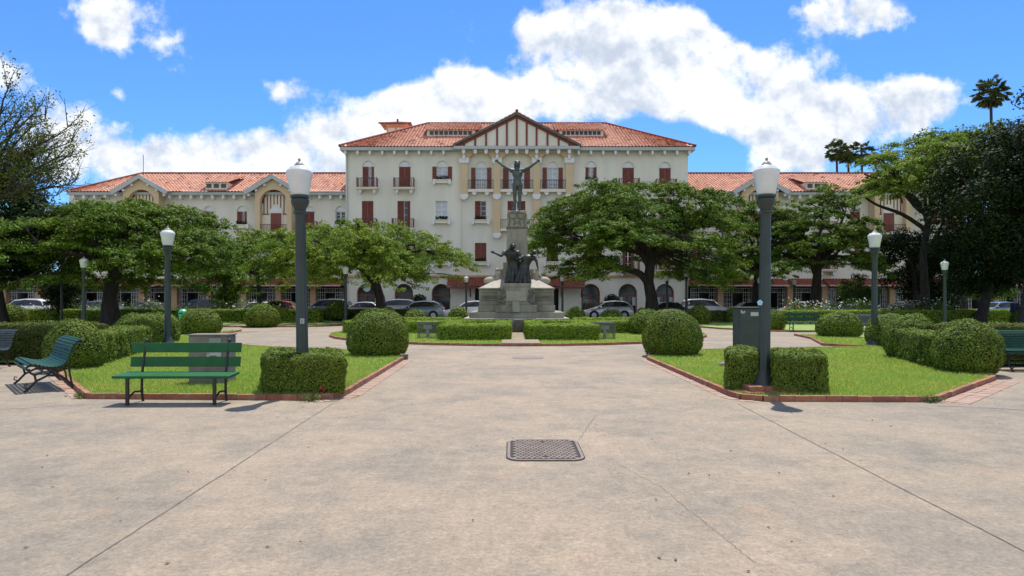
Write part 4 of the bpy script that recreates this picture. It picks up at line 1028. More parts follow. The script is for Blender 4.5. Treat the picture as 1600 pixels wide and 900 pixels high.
    for i in range(len(allc)-1):
        l0 = PX(m(allc[i]),gridY); l1 = PX(m(allc[i+1]),gridY); lo_, hi_ = min(l0,l1)+.3, max(l0,l1)-.3; W_ = hi_-lo_; zt_ = PZ(450,gridY)
        b = MB()
        def bar(x0,x1,z0,z1,t=0): b.box(x0,x1,gridY-.02-t,gridY+.02,z0,z1)
        bar(lo_,hi_,PZ(457.5,gridY),PZ(456.8,gridY)+.03,.005); bar(lo_,hi_,zt_-.05,zt_,.004)
        for f in (.0,.13,.30,.70,.87,.985): bar(lo_+W_*f,lo_+W_*f+.055,.12,zt_)
        for f in (.06,.215,.785,.93): bar(lo_+W_*f,lo_+W_*f+.03,.12,zt_,-.004)
        for k in range(5):
            z = .3+k*.44; bar(lo_,lo_+W_*.30,z,z+.035,.002); bar(lo_+W_*.70,hi_,z,z+.035,.002)
        for k in range(7): bar(lo_+W_*(.3+.4*k/7),lo_+W_*(.3+.4*k/7)+.03,PZ(457,gridY),zt_,-.003)
        o = b.build('shopfront', M['white'], hotel)
        MB().box(lo_,lo_+W_*.3,gridY+.05,gridY+.08,.12,zt_).box(lo_+W_*.7,hi_,gridY+.05,gridY+.08,.12,zt_).build('pane', M['darkglass'], o)
    xa, xb = sorted((PX(m(-60),WD), PX(m(539.5),WD)))
    segs = [(-60,190),(196,330),(336,384),(392,538)]
    for s0, s1 in segs:
        u0, u1 = sorted((PX(m(s0),WD), PX(m(s1),WD)))
        c_ = corrug(u1-u0, 1.4, PZ(446,62), PZ(436,WD), WD-1.42, .3, .07, u0); o = c_.build('arcade_canopy', M['redawning'], hotel)
        MB().box(u0,u1,WD-1.50,WD-1.43,PZ(447.3,62),PZ(445.8,62)+.05).build('canopy_edge', M['pinkedge'], o)
    MB().box(xa,xb,WD-.02,WD+.18,PZ(446.5,WD),WZ(438)-.003).build('arcade_beam', M['columnm'], hotel)
    xa, xb = sorted((PX(m(-60),WD), PX(m(108),WD)))
    MB().box(xa,xb,WD,WD+6,WZ(438),WZ(425)).build('annex_wall', M['wall'], hotel)
wing(-1); wing(1)
MB().tube([(PX(224,66),66,RZ-1),(PX(224,66),66,PZ(242,66))], .03, 5).build('antenna', M['stonedark'], hotel)
MB().tube([(X(543),BD-.12,.1),(X(543),BD-.12,EZ-.4)], .06, 6).build('drainpipe', M['greytrim'], hotel)
MB().tube([(X(1072),BD-.12,.1),(X(1072),BD-.12,Z(432))], .09, 6).build('drainpipe', M['greytrim'], hotel)
MB().tube([(X(721),BD-.06,Z(432)),(X(721),BD-.06,Z(312))], .03, 5).build('drainpipe', M['wall'], hotel)

# ------------------------------------------------------------------ monument
mon = empty('monument', (.28, 32.0, 0), 'tall grey stone monument pedestal with stepped base at the centre of the plaza', 'monument')
MX = .25
def mb(w0, w1, d, ytop, ybot, dep, name, m='stone', bev=.02, zb=None, zt=None):
    z1 = PZ(ytop, d) if zt is None else zt; z0 = PZ(ybot, d) if zb is None else zb
    return MB().box(PX(w0,d),PX(w1,d),d,d+dep,z0,z1).build(name, M[m], mon, bevel=bev)
mb(724,890,29.7,497,0,5.2,'platform','stonelight',zb=0)
mb(733,881.5,29.95,487.5,497,4.6,'step',bev=.03)
mb(747,867.5,30.25,477,487.5,4.0,'step',bev=.03)
mb(748.5,865.5,30.4,452.5,477,3.7,'base_block',bev=.02)
mb(747.5,867,30.32,449.5,452.5,3.86,'cornice',bev=.02)
for a, c in ((752,778),(836,862)): mb(a,c,30.36,461.5,466.5,.05,'inscription_band','stonedark',0); 
for a, c in ((751,779.5),(835,863)):
    z = PZ(457.5,30.36); MB().box(PX(a,30.36),PX(c,30.36),30.385,30.398,z-.015,z+.015).build('groove', M['stonedark'], mon)
    z = PZ(469.5,30.36); MB().box(PX(a,30.36),PX(c,30.36),30.385,30.398,z-.015,z+.015).build('groove', M['stonedark'], mon)
# sloping roof of the base
z0 = PZ(449.5,30.32); z1 = z0+.42
b = MB(); xa, xb, ya, yb_ = PX(749,30.4), PX(865,30.4), 30.4, 34.1; xc, xd = MX-1.0, MX+1.0
b.add([(xa,ya,z0),(xb,ya,z0),(xb,yb_,z0),(xa,yb_,z0),(xc,31.3,z1),(xd,31.3,z1),(xd,33.2,z1),(xc,33.2,z1)], [(0,1,5,4),(1,2,6,5),(2,3,7,6),(3,0,4,7),(4,5,6,7),(0,3,2,1)])
b.build('sloped_top', M['stonelight'], mon)  # paler stone colour paints the sunlight on this sloping top
# central projecting block with plaque and carved flanks
mb(777.5,836,30.0,449,477,1.6,'plaque_block',bev=.03); mb(784,829.5,30.05,442.5,449,2.0,'plaque_ledge',bev=.03)
mb(774,839,29.92,477,488,1.0,'plinth','stone',.02)
mb(791,822.5,29.955,454.5,470.5,.05,'plaque','stonelight',.01)
mb(800.5,812,29.8,471,488,.3,'spout_block','stonelight',.02)
rc_ = random.Random(3)
for a, c in ((778.5,790),(824,835)):
    b = MB()
    for k in range(26): b.ball((PX(rc_.uniform(a+1.5,c-1.5),30), 29.99, PZ(rc_.uniform(452,474),30)), (rc_.uniform(.03,.09),rc_.uniform(.03,.07),rc_.uniform(.04,.10)), 8, 6)
    b.build('carved_relief', M['stonedark'], mon, smooth=True)
mb(803,818,28.45,499,0,.9,'front_pedestal','stonedark',.02,zb=.1)
# stepped shoulders and pillar
mb(783.5,830,31.3,428,445,1.7,'shoulder',bev=.02); mb(777.5,836.5,31.5,412+20,446,1.3,'shoulder','stone',.02); mb(786,827,31.35,410,446,1.6,'shoulder','stone',.02)
mb(780,834,31.6,420,446,1.1,'shoulder','stone',.02)
b = MB(); zb_ = PZ(445,31.6); zt_ = PZ(355.5,31.6); wb, wt = .56, .50; yc = 32.15
b.add([(MX-wb,yc-wb,zb_),(MX+wb,yc-wb,zb_),(MX+wb,yc+wb,zb_),(MX-wb,yc+wb,zb_),(MX-wt,yc-wt,zt_),(MX+wt,yc-wt,zt_),(MX+wt,yc+wt,zt_),(MX-wt,yc+wt,zt_)], [(0,3,2,1),(4,5,6,7),(0,1,5,4),(1,2,6,5),(2,3,7,6),(3,0,4,7)])
b.build('pillar', M['stone'], mon, bevel=.05, seg=2)
zc0, zc1 = PZ(356,31.65), PZ(328.5,31.65)
MB().box(MX-.5,MX+.5,yc-.5,yc+.5,zc0-.0,zc1-.14).build('capital', M['stone'], mon, bevel=.03)
MB().box(MX-.46,MX+.46,yc-.46,yc+.46,zc1-.14,zc1).build('capital_top', M['stone'], mon, bevel=.04)
MB().box(MX-.53,MX+.53,yc-.53,yc+.53,zc0-.04,zc0+.06).build('capital_band', M['stonedark'], mon, bevel=.02)
b = MB(); zz = (zc0+zc1)/2-.05; yy = yc-.5
for k in range(5):
    a0 = R(90+144*k); a1 = R(90+144*(k+1)); b.tube([(MX+.30*math.cos(a0),yy,zz+.30*math.sin(a0)),(MX+.30*math.cos(a1),yy,zz+.30*math.sin(a1))], .022, 5)
for s in (-1,1):
    b.tube([(MX+s*.40,yy,zz-.30),(MX+s*.34,yy,zz),(MX+s*.42,yy,zz+.28)], .03, 5); b.tube([(MX+s*.44,yy,zz+.32),(MX+s*.2,yy,zz+.37),(MX,yy,zz+.33)], .03, 5)
b.build('star_relief', M['stonedark'], mon, smooth=True)

def body(name, mbx, m, voxel, parent=None, loc=(0,0,0), rz=0, smooth_it=4, local=True):
    o = mbx.build(name, M[m], None); o.location = loc; o.rotation_euler = (0,0,rz)
    if parent: o.parent = parent
    r = o.modifiers.new('remesh', 'REMESH'); r.mode = 'VOXEL'; r.voxel_size = voxel; r.use_smooth_shade = True
    s = o.modifiers.new('smooth', 'SMOOTH'); s.iterations = smooth_it; s.factor = .5
    return o
# main statue: nude bronze man, arms flung up and out, local feet at z=0, facing -y
def statue():
    b = MB(); S = 2.62
    def P(x,y,z): return (x*S,y*S,z*S)
    c = lambda p, q, r0, r1: b.cap(P(*p), P(*q), r0*S, r1*S)
    for s in (-1,1):
        hip = (s*.050,0,.50); kn = (s*.048-.004,-.012,.285); an = (s*.044,.006,.045)
        c(hip, kn, .052, .034); c(kn, an, .034, .019); b.ball(P(s*.046,.012,.21), (.033*S,.034*S,.07*S))
        c((s*.044,.012,.022),(s*.052,-.062,.014), .021, .015); b.ball(P(s*.052,.03,.53), (.05*S,.055*S,.05*S))
    c((0,0,.53),(0,.002,.60), .080, .074); b.ball(P(0,0,.53), (.088*S,.062*S,.055*S))
    c((0,.0,.60),(0,-.012,.72), .073, .084); b.ball(P(0,-.012,.715), (.100*S,.068*S,.085*S))
    for s in (-1,1):
        b.ball(P(s*.048,-.058,.735), (.046*S,.026*S,.036*S)); b.ball(P(s*.055,.035,.73), (.045*S,.035*S,.06*S))
        sh = (s*.108,-.004,.79); el = (s*.232,-.03,.845); wr = (s*.345,-.05,.925)
        c((s*.05,-.004,.775), sh, .05, .045); b.ball(P(s*.112,0,.79), .044*S); c(sh, el, .036, .027); c(el, wr, .028, .017)
        c(wr, (s*.372,-.058,.945), .02, .018)
        hb = Vector((s*.372,-.058,.945))
        for k, (dx, dy, dz, L_) in enumerate(((.9,-.1,-.15,.045),(.85,-.3,.1,.055),(.7,-.4,.35,.056),(.5,-.4,.6,.05),(.05,-.3,.95,.04))):
            d = Vector((s*dx,dy,dz)).normalized(); p0 = hb+d*.008; p1 = hb+d*(.008+L_*.55); p2 = p1+(d+Vector((0,-.25,.25))).normalized()*L_*.5
            c(tuple(p0), tuple(p1), .009, .008); c(tuple(p1), tuple(p2), .008, .0065)
    c((0,-.004,.80),(0,-.010,.865), .040, .034)
    b.ball(P(0,-.02,.915), (.047*S,.056*S,.062*S), rot=Matrix.Rotation(R(-14),3,'X')); b.ball(P(0,-.052,.885), (.03*S,.03*S,.03*S))
    c((0,-.070,.925),(0,-.082,.908), .007, .010)
    for s in (-1,1): b.ball(P(s*.049,-.01,.91), (.008*S,.014*S,.02*S)); b.ball(P(s*.018,-.068,.928),(.010*S,.008*S,.007*S))
    for k in range(26):
        r_ = random.Random(k); a = r_.uniform(0,6.28); q = r_.uniform(0,1.3)
        b.ball(P(.047*math.sin(q)*math.cos(a), -.008+.052*math.sin(q)*math.sin(a)+.012, .93+.055*math.cos(q)), r_.uniform(.012,.02)*S, 8, 6)
    c((-.05,.05,.93),(-.045,.05,.83), .02, .016); c((.03,.05,.93),(.035,.05,.84), .022, .016)
    b.ball(P(0,-.062,.50), (.016*S,.016*S,.024*S))
    # rocky footing between the heels
    b.ball(P(0,.03,.01), (.10*S,.08*S,.03*S))
    return b
st = body('statue', statue(), 'bronze', .016, loc=(PX(808.5,32.1), 32.15, PZ(328.5,31.65)-.01))
tag(st, 'green bronze nude male statue with both arms raised on top of the pillar', 'statue')
# bronze group at the pillar's foot
def draped(h, lean, armdir, bow, seed, robe=.22):
    b = MB(); S = h; rd = random.Random(seed)
    L_ = Vector((lean[0], lean[1], 0))
    hip = Vector((0,0,.52*S))+L_*.25*S; ch = Vector((0,0,.73*S))+L_*.75*S; nk = Vector((0,0,.82*S))+L_*1.05*S
    hd = nk+Vector((bow[0]*.10*S, bow[1]*.10*S, .07*S))
    b.cap((0,0,.06*S), hip, robe*.62*S, .12*S, 14); b.cap(hip, ch, .115*S, .115*S); b.ball(ch, (.15*S,.10*S,.11*S)); b.cap(ch, nk, .06*S, .04*S); b.cap(nk, hd, .035*S, .04*S)
    b.ball(hd, (.055*S,.062*S,.07*S)); b.ball(hd+Vector((0,.02*S,.015*S)), (.062*S,.06*S,.065*S)); b.ball(hd+Vector((bow[0]*.05*S,-.06*S,-.01*S)), (.012*S,.014*S,.016*S))
    for k in range(9):
        a = 2*math.pi*k/9+rd.random()*.4; q = robe*.72*S
        p0 = hip+Vector((math.cos(a)*.08*S, math.sin(a)*.08*S, 0)); p1 = Vector((math.cos(a)*q, math.sin(a)*q, .02*S))
        b.cap(p0, p1, .028*S, .04*S, 8)
    for s, (d1, d2) in zip((-1,1), armdir):
        sh = ch+Vector((s*.13*S,0,.04*S)); el = sh+Vector(d1)*S; wr = el+Vector(d2)*S
        b.cap(sh, el, .042*S, .032*S); b.cap(el, wr, .031*S, .02*S); d = Vector(d2).normalized(); b.cap(wr, wr+d*.05*S, .022*S, .018*S)
        for k in range(4): b.cap(wr+d*.05*S+Vector((0,0,(k-1.5)*.014*S)), wr+d*.11*S+Vector((0,-.01*S,(k-1.5)*.018*S)), .009*S, .007*S, 6)
        b.cap(wr+d*.02*S, wr+d*.05*S+Vector((0,-.01*S,.045*S)), .01*S, .008*S, 6)
    return b
FZ = PZ(442.5,30.3)
o = body('statue', draped(1.98,(-.10,-.10),[((-.06,-.07,-.10),(-.10,-.06,.05)),((.08,-.05,-.14),(-.06,-.10,-.03))],(.6,-.8),1,.24), 'bronzedark', .02, loc=(PX(805,30.7),30.85,FZ-.02))
o.scale = (1.28,1.2,1); tag(o, 'dark bronze robed figure reaching left, taller of the pair at the foot of the pillar', 'statue')
o = body('statue', draped(1.66,(.17,-.04),[((-.10,-.05,-.10),(-.08,-.08,.06)),((.06,-.03,-.15),(.02,-.02,-.16))],(.9,-.5),2,.26), 'bronzedark', .018, loc=(PX(816,30.5),30.55,FZ-.02))
o.scale = (1.3,1.25,1); tag(o, 'dark bronze stooping draped figure, shorter of the pair at the foot of the pillar', 'statue')
def recliner(s):
    b = MB(); K = .62; c = lambda p, q, r0, r1: b.cap((s*p[0]*K,p[1]*K,p[2]*K), (s*q[0]*K,q[1]*K,q[2]*K), r0*K*1.25, r1*K*1.25)
    b_ball = b.ball; b.ball = lambda cc, rr_: b_ball(tuple(v*K for v in cc), tuple(v*K*1.2 for v in rr_))
    c((0,0,.42),(.12,0,.78), .17, .2); c((.0,0,.28),(.55,-.05,.42), .17, .12); c((.55,-.05,.42),(.95,-.05,.12), .11, .07); c((.0,.12,.25),(.7,.15,.22), .15, .1); c((.7,.15,.22),(1.1,.12,.1), .09, .06)
    b.ball((s*.16,-.05,1.06), (.11,.12,.135)); b.ball((s*.12,.02,1.10), (.125,.12,.13)); c((.14,0,.9),(.15,-.03,1.0), .07, .07)
    c((.28,-.1,.76),(.45,-.2,.52), .07, .055); c((.45,-.2,.52),(.62,-.2,.46), .05, .04); c((-.05,.05,.76),(-.22,0,.5), .07, .055); c((-.22,0,.5),(-.2,-.1,.25), .05, .04)
    b.ball((s*.62,0,.22), (.50,.36,.28)); c((.0,.1,.5),(-.2,.15,.15), .16, .16)
    return b
zs = PZ(449.5,30.32)+.1
for s, lb in ((-1,'pale carved stone figure reclining on the left shoulder of the monument base'),(1,'pale carved stone figure reclining on the right shoulder of the monument base')):
    o = body('carved_figure', recliner(s), 'stonelight', .022, loc=(MX+s*.90,31.5,zs+.12)); tag(o, lb, 'statue', 'reclining stone figures')

# ------------------------------------------------------------------ hedges and bushes
hedge('hedge', [(-.65,.65,-.78,.78,.66,'tflrb')], 'box-cut dark green hedge around the near left lamp post', 'hedge', .030, 2.0, 'box', loc=(-3.45,10.62,0), shear=-.31)
hedge('hedge', [(-.275,.275,-.75,.75,.67,'tflrb')], 'narrow box-cut hedge left of the near right lamp post', 'hedge', .030, 2.0, 'box', 'hedge blocks at the near right lamp', loc=(3.95,10.98,0), shear=.33)
hedge('hedge', [(-.43,.43,-.70,.70,.66,'tflrb')], 'wider box-cut hedge right of the near right lamp post', 'hedge', .030, 2.0, 'box', 'hedge blocks at the near right lamp', loc=(4.72,10.60,0), shear=.38)
# corner hedges beside the lawns
def seg_hedge(p, q, w, h, label, leaf, mt, **k):
    d = Vector((q[0]-p[0], q[1]-p[1])); L_ = d.length; a = math.atan2(d.y, d.x)
    return hedge('hedge', [(-L_/2,L_/2,-w/2,w/2,h,'tflrb')], label, 'hedge', leaf, k.pop('dens',1.9), mt, loc=((p[0]+q[0])/2,(p[1]+q[1])/2,0), rot=a, **k)
seg_hedge((-9.62,14.35),(-11.0,18.6),.92,.76,'low clipped hedge running back from the bush behind the curved teal bench','hedge' and .045,'box')
seg_hedge((-10.2,15.7),(-22,16.1),1.1,.94,'long dark clipped hedge behind the slatted bench at the left edge',.05,'darkhedge')
seg_hedge((9.35,13.6),(10.15,16.2),.95,.78,'low clipped hedge between two domes beside the right lawn',.045,'box')
seg_hedge((10.2,15.2),(22,15.9),1.1,.94,'long dark clipped hedge behind the slatted bench at the right edge',.05,'darkhedge')
ball_bush('round_bush', -9.38,13.75,.57,1.07,'yellow-green domed bush right behind the curved teal bench',.042,seed=1)
ball_bush('round_bush', -11.25,19.1,.62,1.07,'domed bush at the far end of the low hedge, left of the second left lamp',.05,seed=2)
ball_bush('round_bush', -12.45,22.4,.75,1.02,'shaded squarish bush hugging the second lamp post on the left',.055,seed=3,flat=3)
ball_bush('round_bush', 9.28,13.05,.62,1.07,'domed bush at the outer corner of the right lawn beside the brick edge',.042,seed=4)
ball_bush('round_bush', 10.15,16.3,.62,1.12,'yellow-green domed end of the low hedge on the right lawn',.045,seed=5)
ball_bush('round_bush', 12.2,20.6,.75,1.04,'domed bush directly right of the second right lamp post',.05,seed=6)
ball_bush('round_bush', PX(589.5,17.0),17.15,.83,1.26,'large round bush on the inner corner of the left lawn',.046,seed=7)
ball_bush('round_bush', PX(1052.5,17.1),17.25,.79,1.23,'large round bush on the inner corner of the right lawn',.046,seed=8)
ball_bush('round_bush', PX(1013,27.5),27.6,.80,1.08,'round bush half hidden behind the large one near the monument, right side',.07,seed=9)
ball_bush('round_bush', PX(310,28.0),28.2,.87,1.12,'round bush next to the green litter bin on the left',.07,seed=10)
ball_bush('round_bush', PX(407,36.2),36.4,.95,1.26,'round bush on the far left lawn just left of the near lamp post',.085,seed=11)
ball_bush('round_bush', PX(526.5,46),46,.80,1.22,'small round bush on a short stem right of the near left lamp post',.10,seed=12,trunk=.25)
ball_bush('round_bush', PX(8,39.5),39.8,.98,1.22,'round bush at the far left edge in front of the long hedge',.085,seed=13)
ball_bush('round_bush', PX(1314.5,25.6),25.8,.84,1.02,'round bush between the two far benches on the right',.065,seed=14)
ball_bush('round_bush', PX(1092.5,40.5),40.5,.72,1.20,'round bush at the foot of the lamp in front of the hotel corner',.09,seed=15)
ball_bush('round_bush', PX(1210,32),32.2,.60,1.0,'round bush half hidden behind the near right lamp post',.075,seed=16)
ball_bush('round_bush', PX(1607,36),36,.85,1.05,'round bush cut by the right edge of the view next to the person',.085,seed=17)
for k, (px, w, yt, d, lb) in enumerate(((899,33,480,38.5,'small domed bush just right of the monument base'),(955,38,484.5,38,'low domed bush right of the monument in front of the silver car'),(716,32,480,38.5,'small domed bush just left of the monument base'),
        (648,34,485,38,'low domed bush left of the monument in front of the grey-blue car'),(606,24,480,41,'small domed bush behind the large left bush'),(1003,20,482,42,'small dark bush at the foot of the big tree trunk'),(1143,18,480,43,'small rounded bush at the end of the clipped hedge left of the cabinet'))):
    ball_bush('round_bush', PX(px,d), d, w*d/2000, PZ(yt,d)-.0, lb, .09, seed=20+k, zb=.05)
# central island hedges
for s, lb in ((-1,'square hedge frame left of the path to the monument'),(1,'square hedge frame right of the path to the monument')):
    cx = -1.37 if s < 0 else 1.86; hw = 1.33
    hedge('square_hedge', [(-hw,hw,0,1.6,.62,'tfblr'),(-hw,hw,5.35,6.1,.62,'tfblr'),(-hw,-hw+.66,1.6,5.35,.62,'tlr'),(hw-.66,hw,1.6,5.35,.62,'tlr')], lb, 'hedge', .055, 1.9, 'limehedge', 'square hedges at the monument', loc=(cx,23.25,0))
for s, lb in ((-1,'low lime hedge arm on the left side of the round monument bed'),(1,'low lime hedge arm on the right side of the round monument bed')):
    cx = .25+s*5.3
    hedge('low_hedge', [(-2.45,2.45,-.7,.9,.60,'tfblr')], lb, 'hedge', .06, 1.9, 'limehedge', 'lime hedge arms', loc=(cx,28.9,0))
for s, lb in ((-1,'lime hedge strip behind the left side of the monument bed'),(1,'lime hedge strip behind the right side of the monument bed')):
    hedge('low_hedge', [(-2.2,2.2,-.5,.5,.62,'tfblr')], lb, 'hedge', .08, 1.8, 'limehedge', 'rear lime hedges', loc=(.25+s*5.1,33.2,0))
# far hedges
seg_hedge((PX(98,42.5),42.8),(PX(500,42.5),42.8),1.2,.92,'long clipped hedge in front of the left flower bed',.09,'limehedge',dens=1.6)
seg_hedge((PX(-60,44),44.2),(PX(94,44),44.2),1.2,.92,'clipped hedge at the far left ending near the dark pole',.09,'limehedge',dens=1.6)
seg_hedge((PX(505,47),47.2),(PX(640,47),47.2),1.0,.85,'clipped hedge in front of the parked cars left of the monument',.10,'darkhedge',dens=1.6)
seg_hedge((PX(1225,39.5),39.8),(PX(1524,39.5),39.8),1.2,.90,'long clipped hedge in front of the white roses on the right',.085,'limehedge',dens=1.6)
seg_hedge((PX(1505,43),43.2),(PX(1578,43),43.2),1.2,.90,'short clipped hedge near the person at the right edge',.09,'limehedge',dens=1.6)
seg_hedge((PX(1106,43.5),43.7),(PX(1152,43.5),43.7),1.1,.80,'short clipped hedge left of the green cabinet',.09,'darkhedge',dens=1.6)
# flower beds
def flowers(x0, x1, y0, y1, n, label, hh=.9, tall=0, red=.1):
    Q = []; W_ = []
    for i in range(n):
        x = rng.uniform(x0,x1); y = rng.uniform(y0,y1); h = hh*rng.uniform(.8,1.5)+.2; m = 60
        C = np.stack([x+rng.normal(0,.3,m), y+rng.normal(0,.3,m), rng.uniform(.25,h,m)], 1); Q.append(leaf_arrays(C, np.tile([0,-.2,.8],(m,1)), .13, .08, .7))
        k = rng.integers(1,4); C = np.stack([x+rng.normal(0,.3,k), y-.1+rng.normal(0,.3,k), h*rng.uniform(.8,1.15,k)], 1); W_.append(leaf_arrays(C, np.tile([0,-.8,.6],(k,1)), .12, .11, .4))
    q = np.concatenate(Q); w = np.concatenate(W_); core = MB()
    core.v = [tuple(p) for p in w]; core.f = [(4*i,4*i+1,4*i+2,4*i+3) for i in range(len(w)//4)]; core.m = [1 if rng.random() < red else 0 for _ in core.f]
    o = quads_obj('rose_bushes', q, [M['petal'], M['redpetal'], M['rose']], core=core); tag(o, label, 'flowers', kind='stuff')
flowers(PX(1240,42.5),PX(1482,42.5),41.5,44,120,'white roses in bloom behind the long right hedge',.95)
flowers(PX(60,45),PX(430,45),44.2,46.5,80,'pink and white roses in the shade behind the left hedge',.95,red=.2)

# ------------------------------------------------------------------ trees
flamg = 'flat crowned plaza trees'
# big tree right of the monument
d = 46
def T(px, py, d, dy=0): return (PX(px,d), d+dy, PZ(py,d))
def shp3(x, z, rr):
    px = 800+x*1000/46; py = 470-(z-1.5)*1000/46
    if 955 < px < 1050 and py > 398: return False
    if px < 950 and py > 436: return False
    if px < 860 and py < 335: return rr.random() < .3
    return py < 452
layered_tree('big spreading dark green tree with S-bent limb just right of the monument', (PX(1020,d),d), [(PX(1020,d),d,-.05),T(1018,465,d),T(1013,440,d),T(1016,415,d),T(1020,395,d)], .46,
    (PX(1000,d),d,8.0,6.6,PZ(282,d),PZ(425,d)), 210, 1.25, 130000, .20, 'flam', 31, group=flamg, shape=shp3, hollow=.0, edge_drop=.8, padflat=.15,
    limbs=[[T(1012,442,d),T(1000,428,d),T(978,420,d),T(958,414,d),T(945,404,d),T(925,388,d),T(900,372,d)],[T(1016,420,d),T(1004,398,d),T(985,380,d),T(965,360,d,.5)],[T(1018,405,d),T(1030,375,d),T(1050,345,d,-.5)],[T(1018,410,d),T(1045,390,d),T(1090,372,d,1)]])
# left centre tree
d = 45
def shp2(x, z, rr):
    px = 800+x*1000/45; py = 470-(z-1.5)*1000/45
    if px > 640: return abs(py-(362+(px-560)*.36)) < 52 and py < 442
    if 560 < px < 620 and py > 425: return False
    return py < 440
layered_tree('mid green spreading tree with drooping right side, left of the monument', (PX(598,d),d), [(PX(598,d),d,-.05),T(594,465,d),T(588,445,d),T(572,424,d),T(552,408,d)], .36,
    (PX(560,d),d,7.4,5.6,PZ(348,d),PZ(428,d)), 160, 1.1, 90000, .18, 'flam2', 32, group=flamg, shape=shp2, hollow=.05, edge_drop=.6, jit=.7, padflat=.28,
    limbs=[[T(588,447,d),T(600,420,d),T(625,400,d),T(660,392,d,-.5)],[T(570,424,d),T(560,400,d),T(575,380,d)],[T(552,410,d),T(520,398,d),T(480,390,d)]])
d = 50
layered_tree('smaller bright green tree behind the near left lamp post', (PX(408,d),d), [(PX(408,d),d,-.05),T(405,455,d),T(402,430,d)], .2,
    (PX(402,d),d,3.6,3.2,PZ(362,d),PZ(425,d)), 55, .95, 26000, .19, 'flam2', 33, group=flamg, hollow=.2, edge_drop=.8, jit=.7, padflat=.28)
# big left tree
d = 37
layered_tree('wide dark green flat-crowned tree on the left behind the second lamp', (PX(172,d),d), [(PX(172,d),d,-.05),T(172,460,d),T(178,435,d),T(185,415,d)], .42,
    (PX(160,d),d+.5,7.4,6.4,PZ(304,d),PZ(436,d)), 210, 1.2, 120000, .185, 'flam', 34, group=flamg, hollow=.0, edge_drop=.4, padflat=.13,
    limbs=[[T(180,430,d),T(160,405,d),T(130,385,d)],[T(186,416,d),T(205,398,d),T(235,385,d)],[T(184,418,d),T(195,392,d),T(192,370,d)]])
d = 41
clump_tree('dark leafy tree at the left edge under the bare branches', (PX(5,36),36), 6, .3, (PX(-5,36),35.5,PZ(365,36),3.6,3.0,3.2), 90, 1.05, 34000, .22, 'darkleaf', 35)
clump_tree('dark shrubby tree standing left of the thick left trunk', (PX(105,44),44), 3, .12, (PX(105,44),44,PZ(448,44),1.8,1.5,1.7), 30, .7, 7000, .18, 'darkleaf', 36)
clump_tree('small leafy tree right of the thick left trunk', (PX(345,47),47), 3, .12, (PX(350,47),47,PZ(435,47),2.0,1.7,2.0), 32, .75, 7000, .2, 'flam', 37)
# right trees
d = 49
layered_tree('dark green layered tree directly right of the near right lamp post', (PX(1272,d),d), [(PX(1272,d),d,-.05),T(1274,465,d),T(1276,440,d),T(1278,415,d)], .42,
    (PX(1268,d),d,5.0,4.8,PZ(294,d),PZ(428,d)), 105, 1.1, 60000, .20, 'flam', 38, group=flamg, hollow=.12, edge_drop=.4,
    limbs=[[T(1276,430,d),T(1262,405,d),T(1235,385,d)],[T(1278,420,d),T(1295,395,d),T(1315,375,d)]])
layered_tree('green tree filling the gap behind the near right lamp post', (PX(1180,53),53), [(PX(1180,53),53,-.05),T(1180,450,53),T(1182,425,53)], .28,
    (PX(1178,53),53,3.4,3.2,PZ(302,53),PZ(430,53)), 60, 1.05, 28000, .21, 'flam', 39, group=flamg, hollow=.1, edge_drop=.4)
d = 43
def shp5(x, z, rr):
    py = 470-(z-1.5)*1000/43
    return py < 322
layered_tree('tall light green tree with flat open layers and a forked trunk on the right', (PX(1452,d),d), [(PX(1448,d),d,-.05),T(1444,440,d),T(1442,400,d),T(1448,360,d),T(1452,335,d)], .27,
    (PX(1440,d),d,4.9,4.2,PZ(214,d),PZ(318,d)), 85, 1.1, 46000, .18, 'flam2', 40, group=flamg, hollow=.15, edge_drop=0, shape=shp5, padflat=.10,
    limbs=[[T(1443,400,d),T(1462,372,d),T(1474,345,d),T(1468,318,d),T(1490,280,d)],[T(1450,345,d),T(1430,310,d),T(1395,290,d),T(1350,272,d)],[T(1452,340,d),T(1456,300,d),T(1450,260,d),T(1445,235,d)],[T(1448,360,d),T(1410,335,d),T(1370,320,d),T(1340,300,d)]])
clump_tree('dark bushy tree under the tall light green tree', (PX(1440,46),46), 5, .22, (PX(1425,46),46,PZ(400,46),2.7,2.6,2.4), 50, .85, 14000, .2, 'darkleaf', 41)
clump_tree('dark thicket tree beside the far lamp on the right', (PX(1465,47),47), 4, .25, (PX(1462,47),47,PZ(440,47),2.6,2.2,2.2), 40, .9, 11000, .2, 'darkleaf', 42)
d = 33
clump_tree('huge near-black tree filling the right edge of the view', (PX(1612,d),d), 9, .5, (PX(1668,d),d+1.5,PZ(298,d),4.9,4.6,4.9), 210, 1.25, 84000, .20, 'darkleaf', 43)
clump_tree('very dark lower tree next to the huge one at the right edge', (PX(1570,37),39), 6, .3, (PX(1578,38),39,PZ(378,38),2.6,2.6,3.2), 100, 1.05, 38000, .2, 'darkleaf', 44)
clump_tree('tall rounded green tree crowning the right skyline behind the light one', (PX(1500,62),62), 14, .5, (PX(1502,62),62,PZ(252,62),4.6,4.0,4.6), 100, 1.4, 26000, .32, 'flam', 45)
clump_tree('small pale leaved tree low between the dark trunks at the right', (PX(1540,48),48), 3, .15, (PX(1538,48),48,PZ(446,48),2.6,1.6,.9), 26, .7, 6000, .2, 'rose', 46)
clump_tree('little shrub beside the second right lamp post', (PX(1335,50),50), 2, .1, (PX(1338,50),50,PZ(455,50),1.3,1.1,1.5), 24, .6, 5000, .18, 'rose', 47)
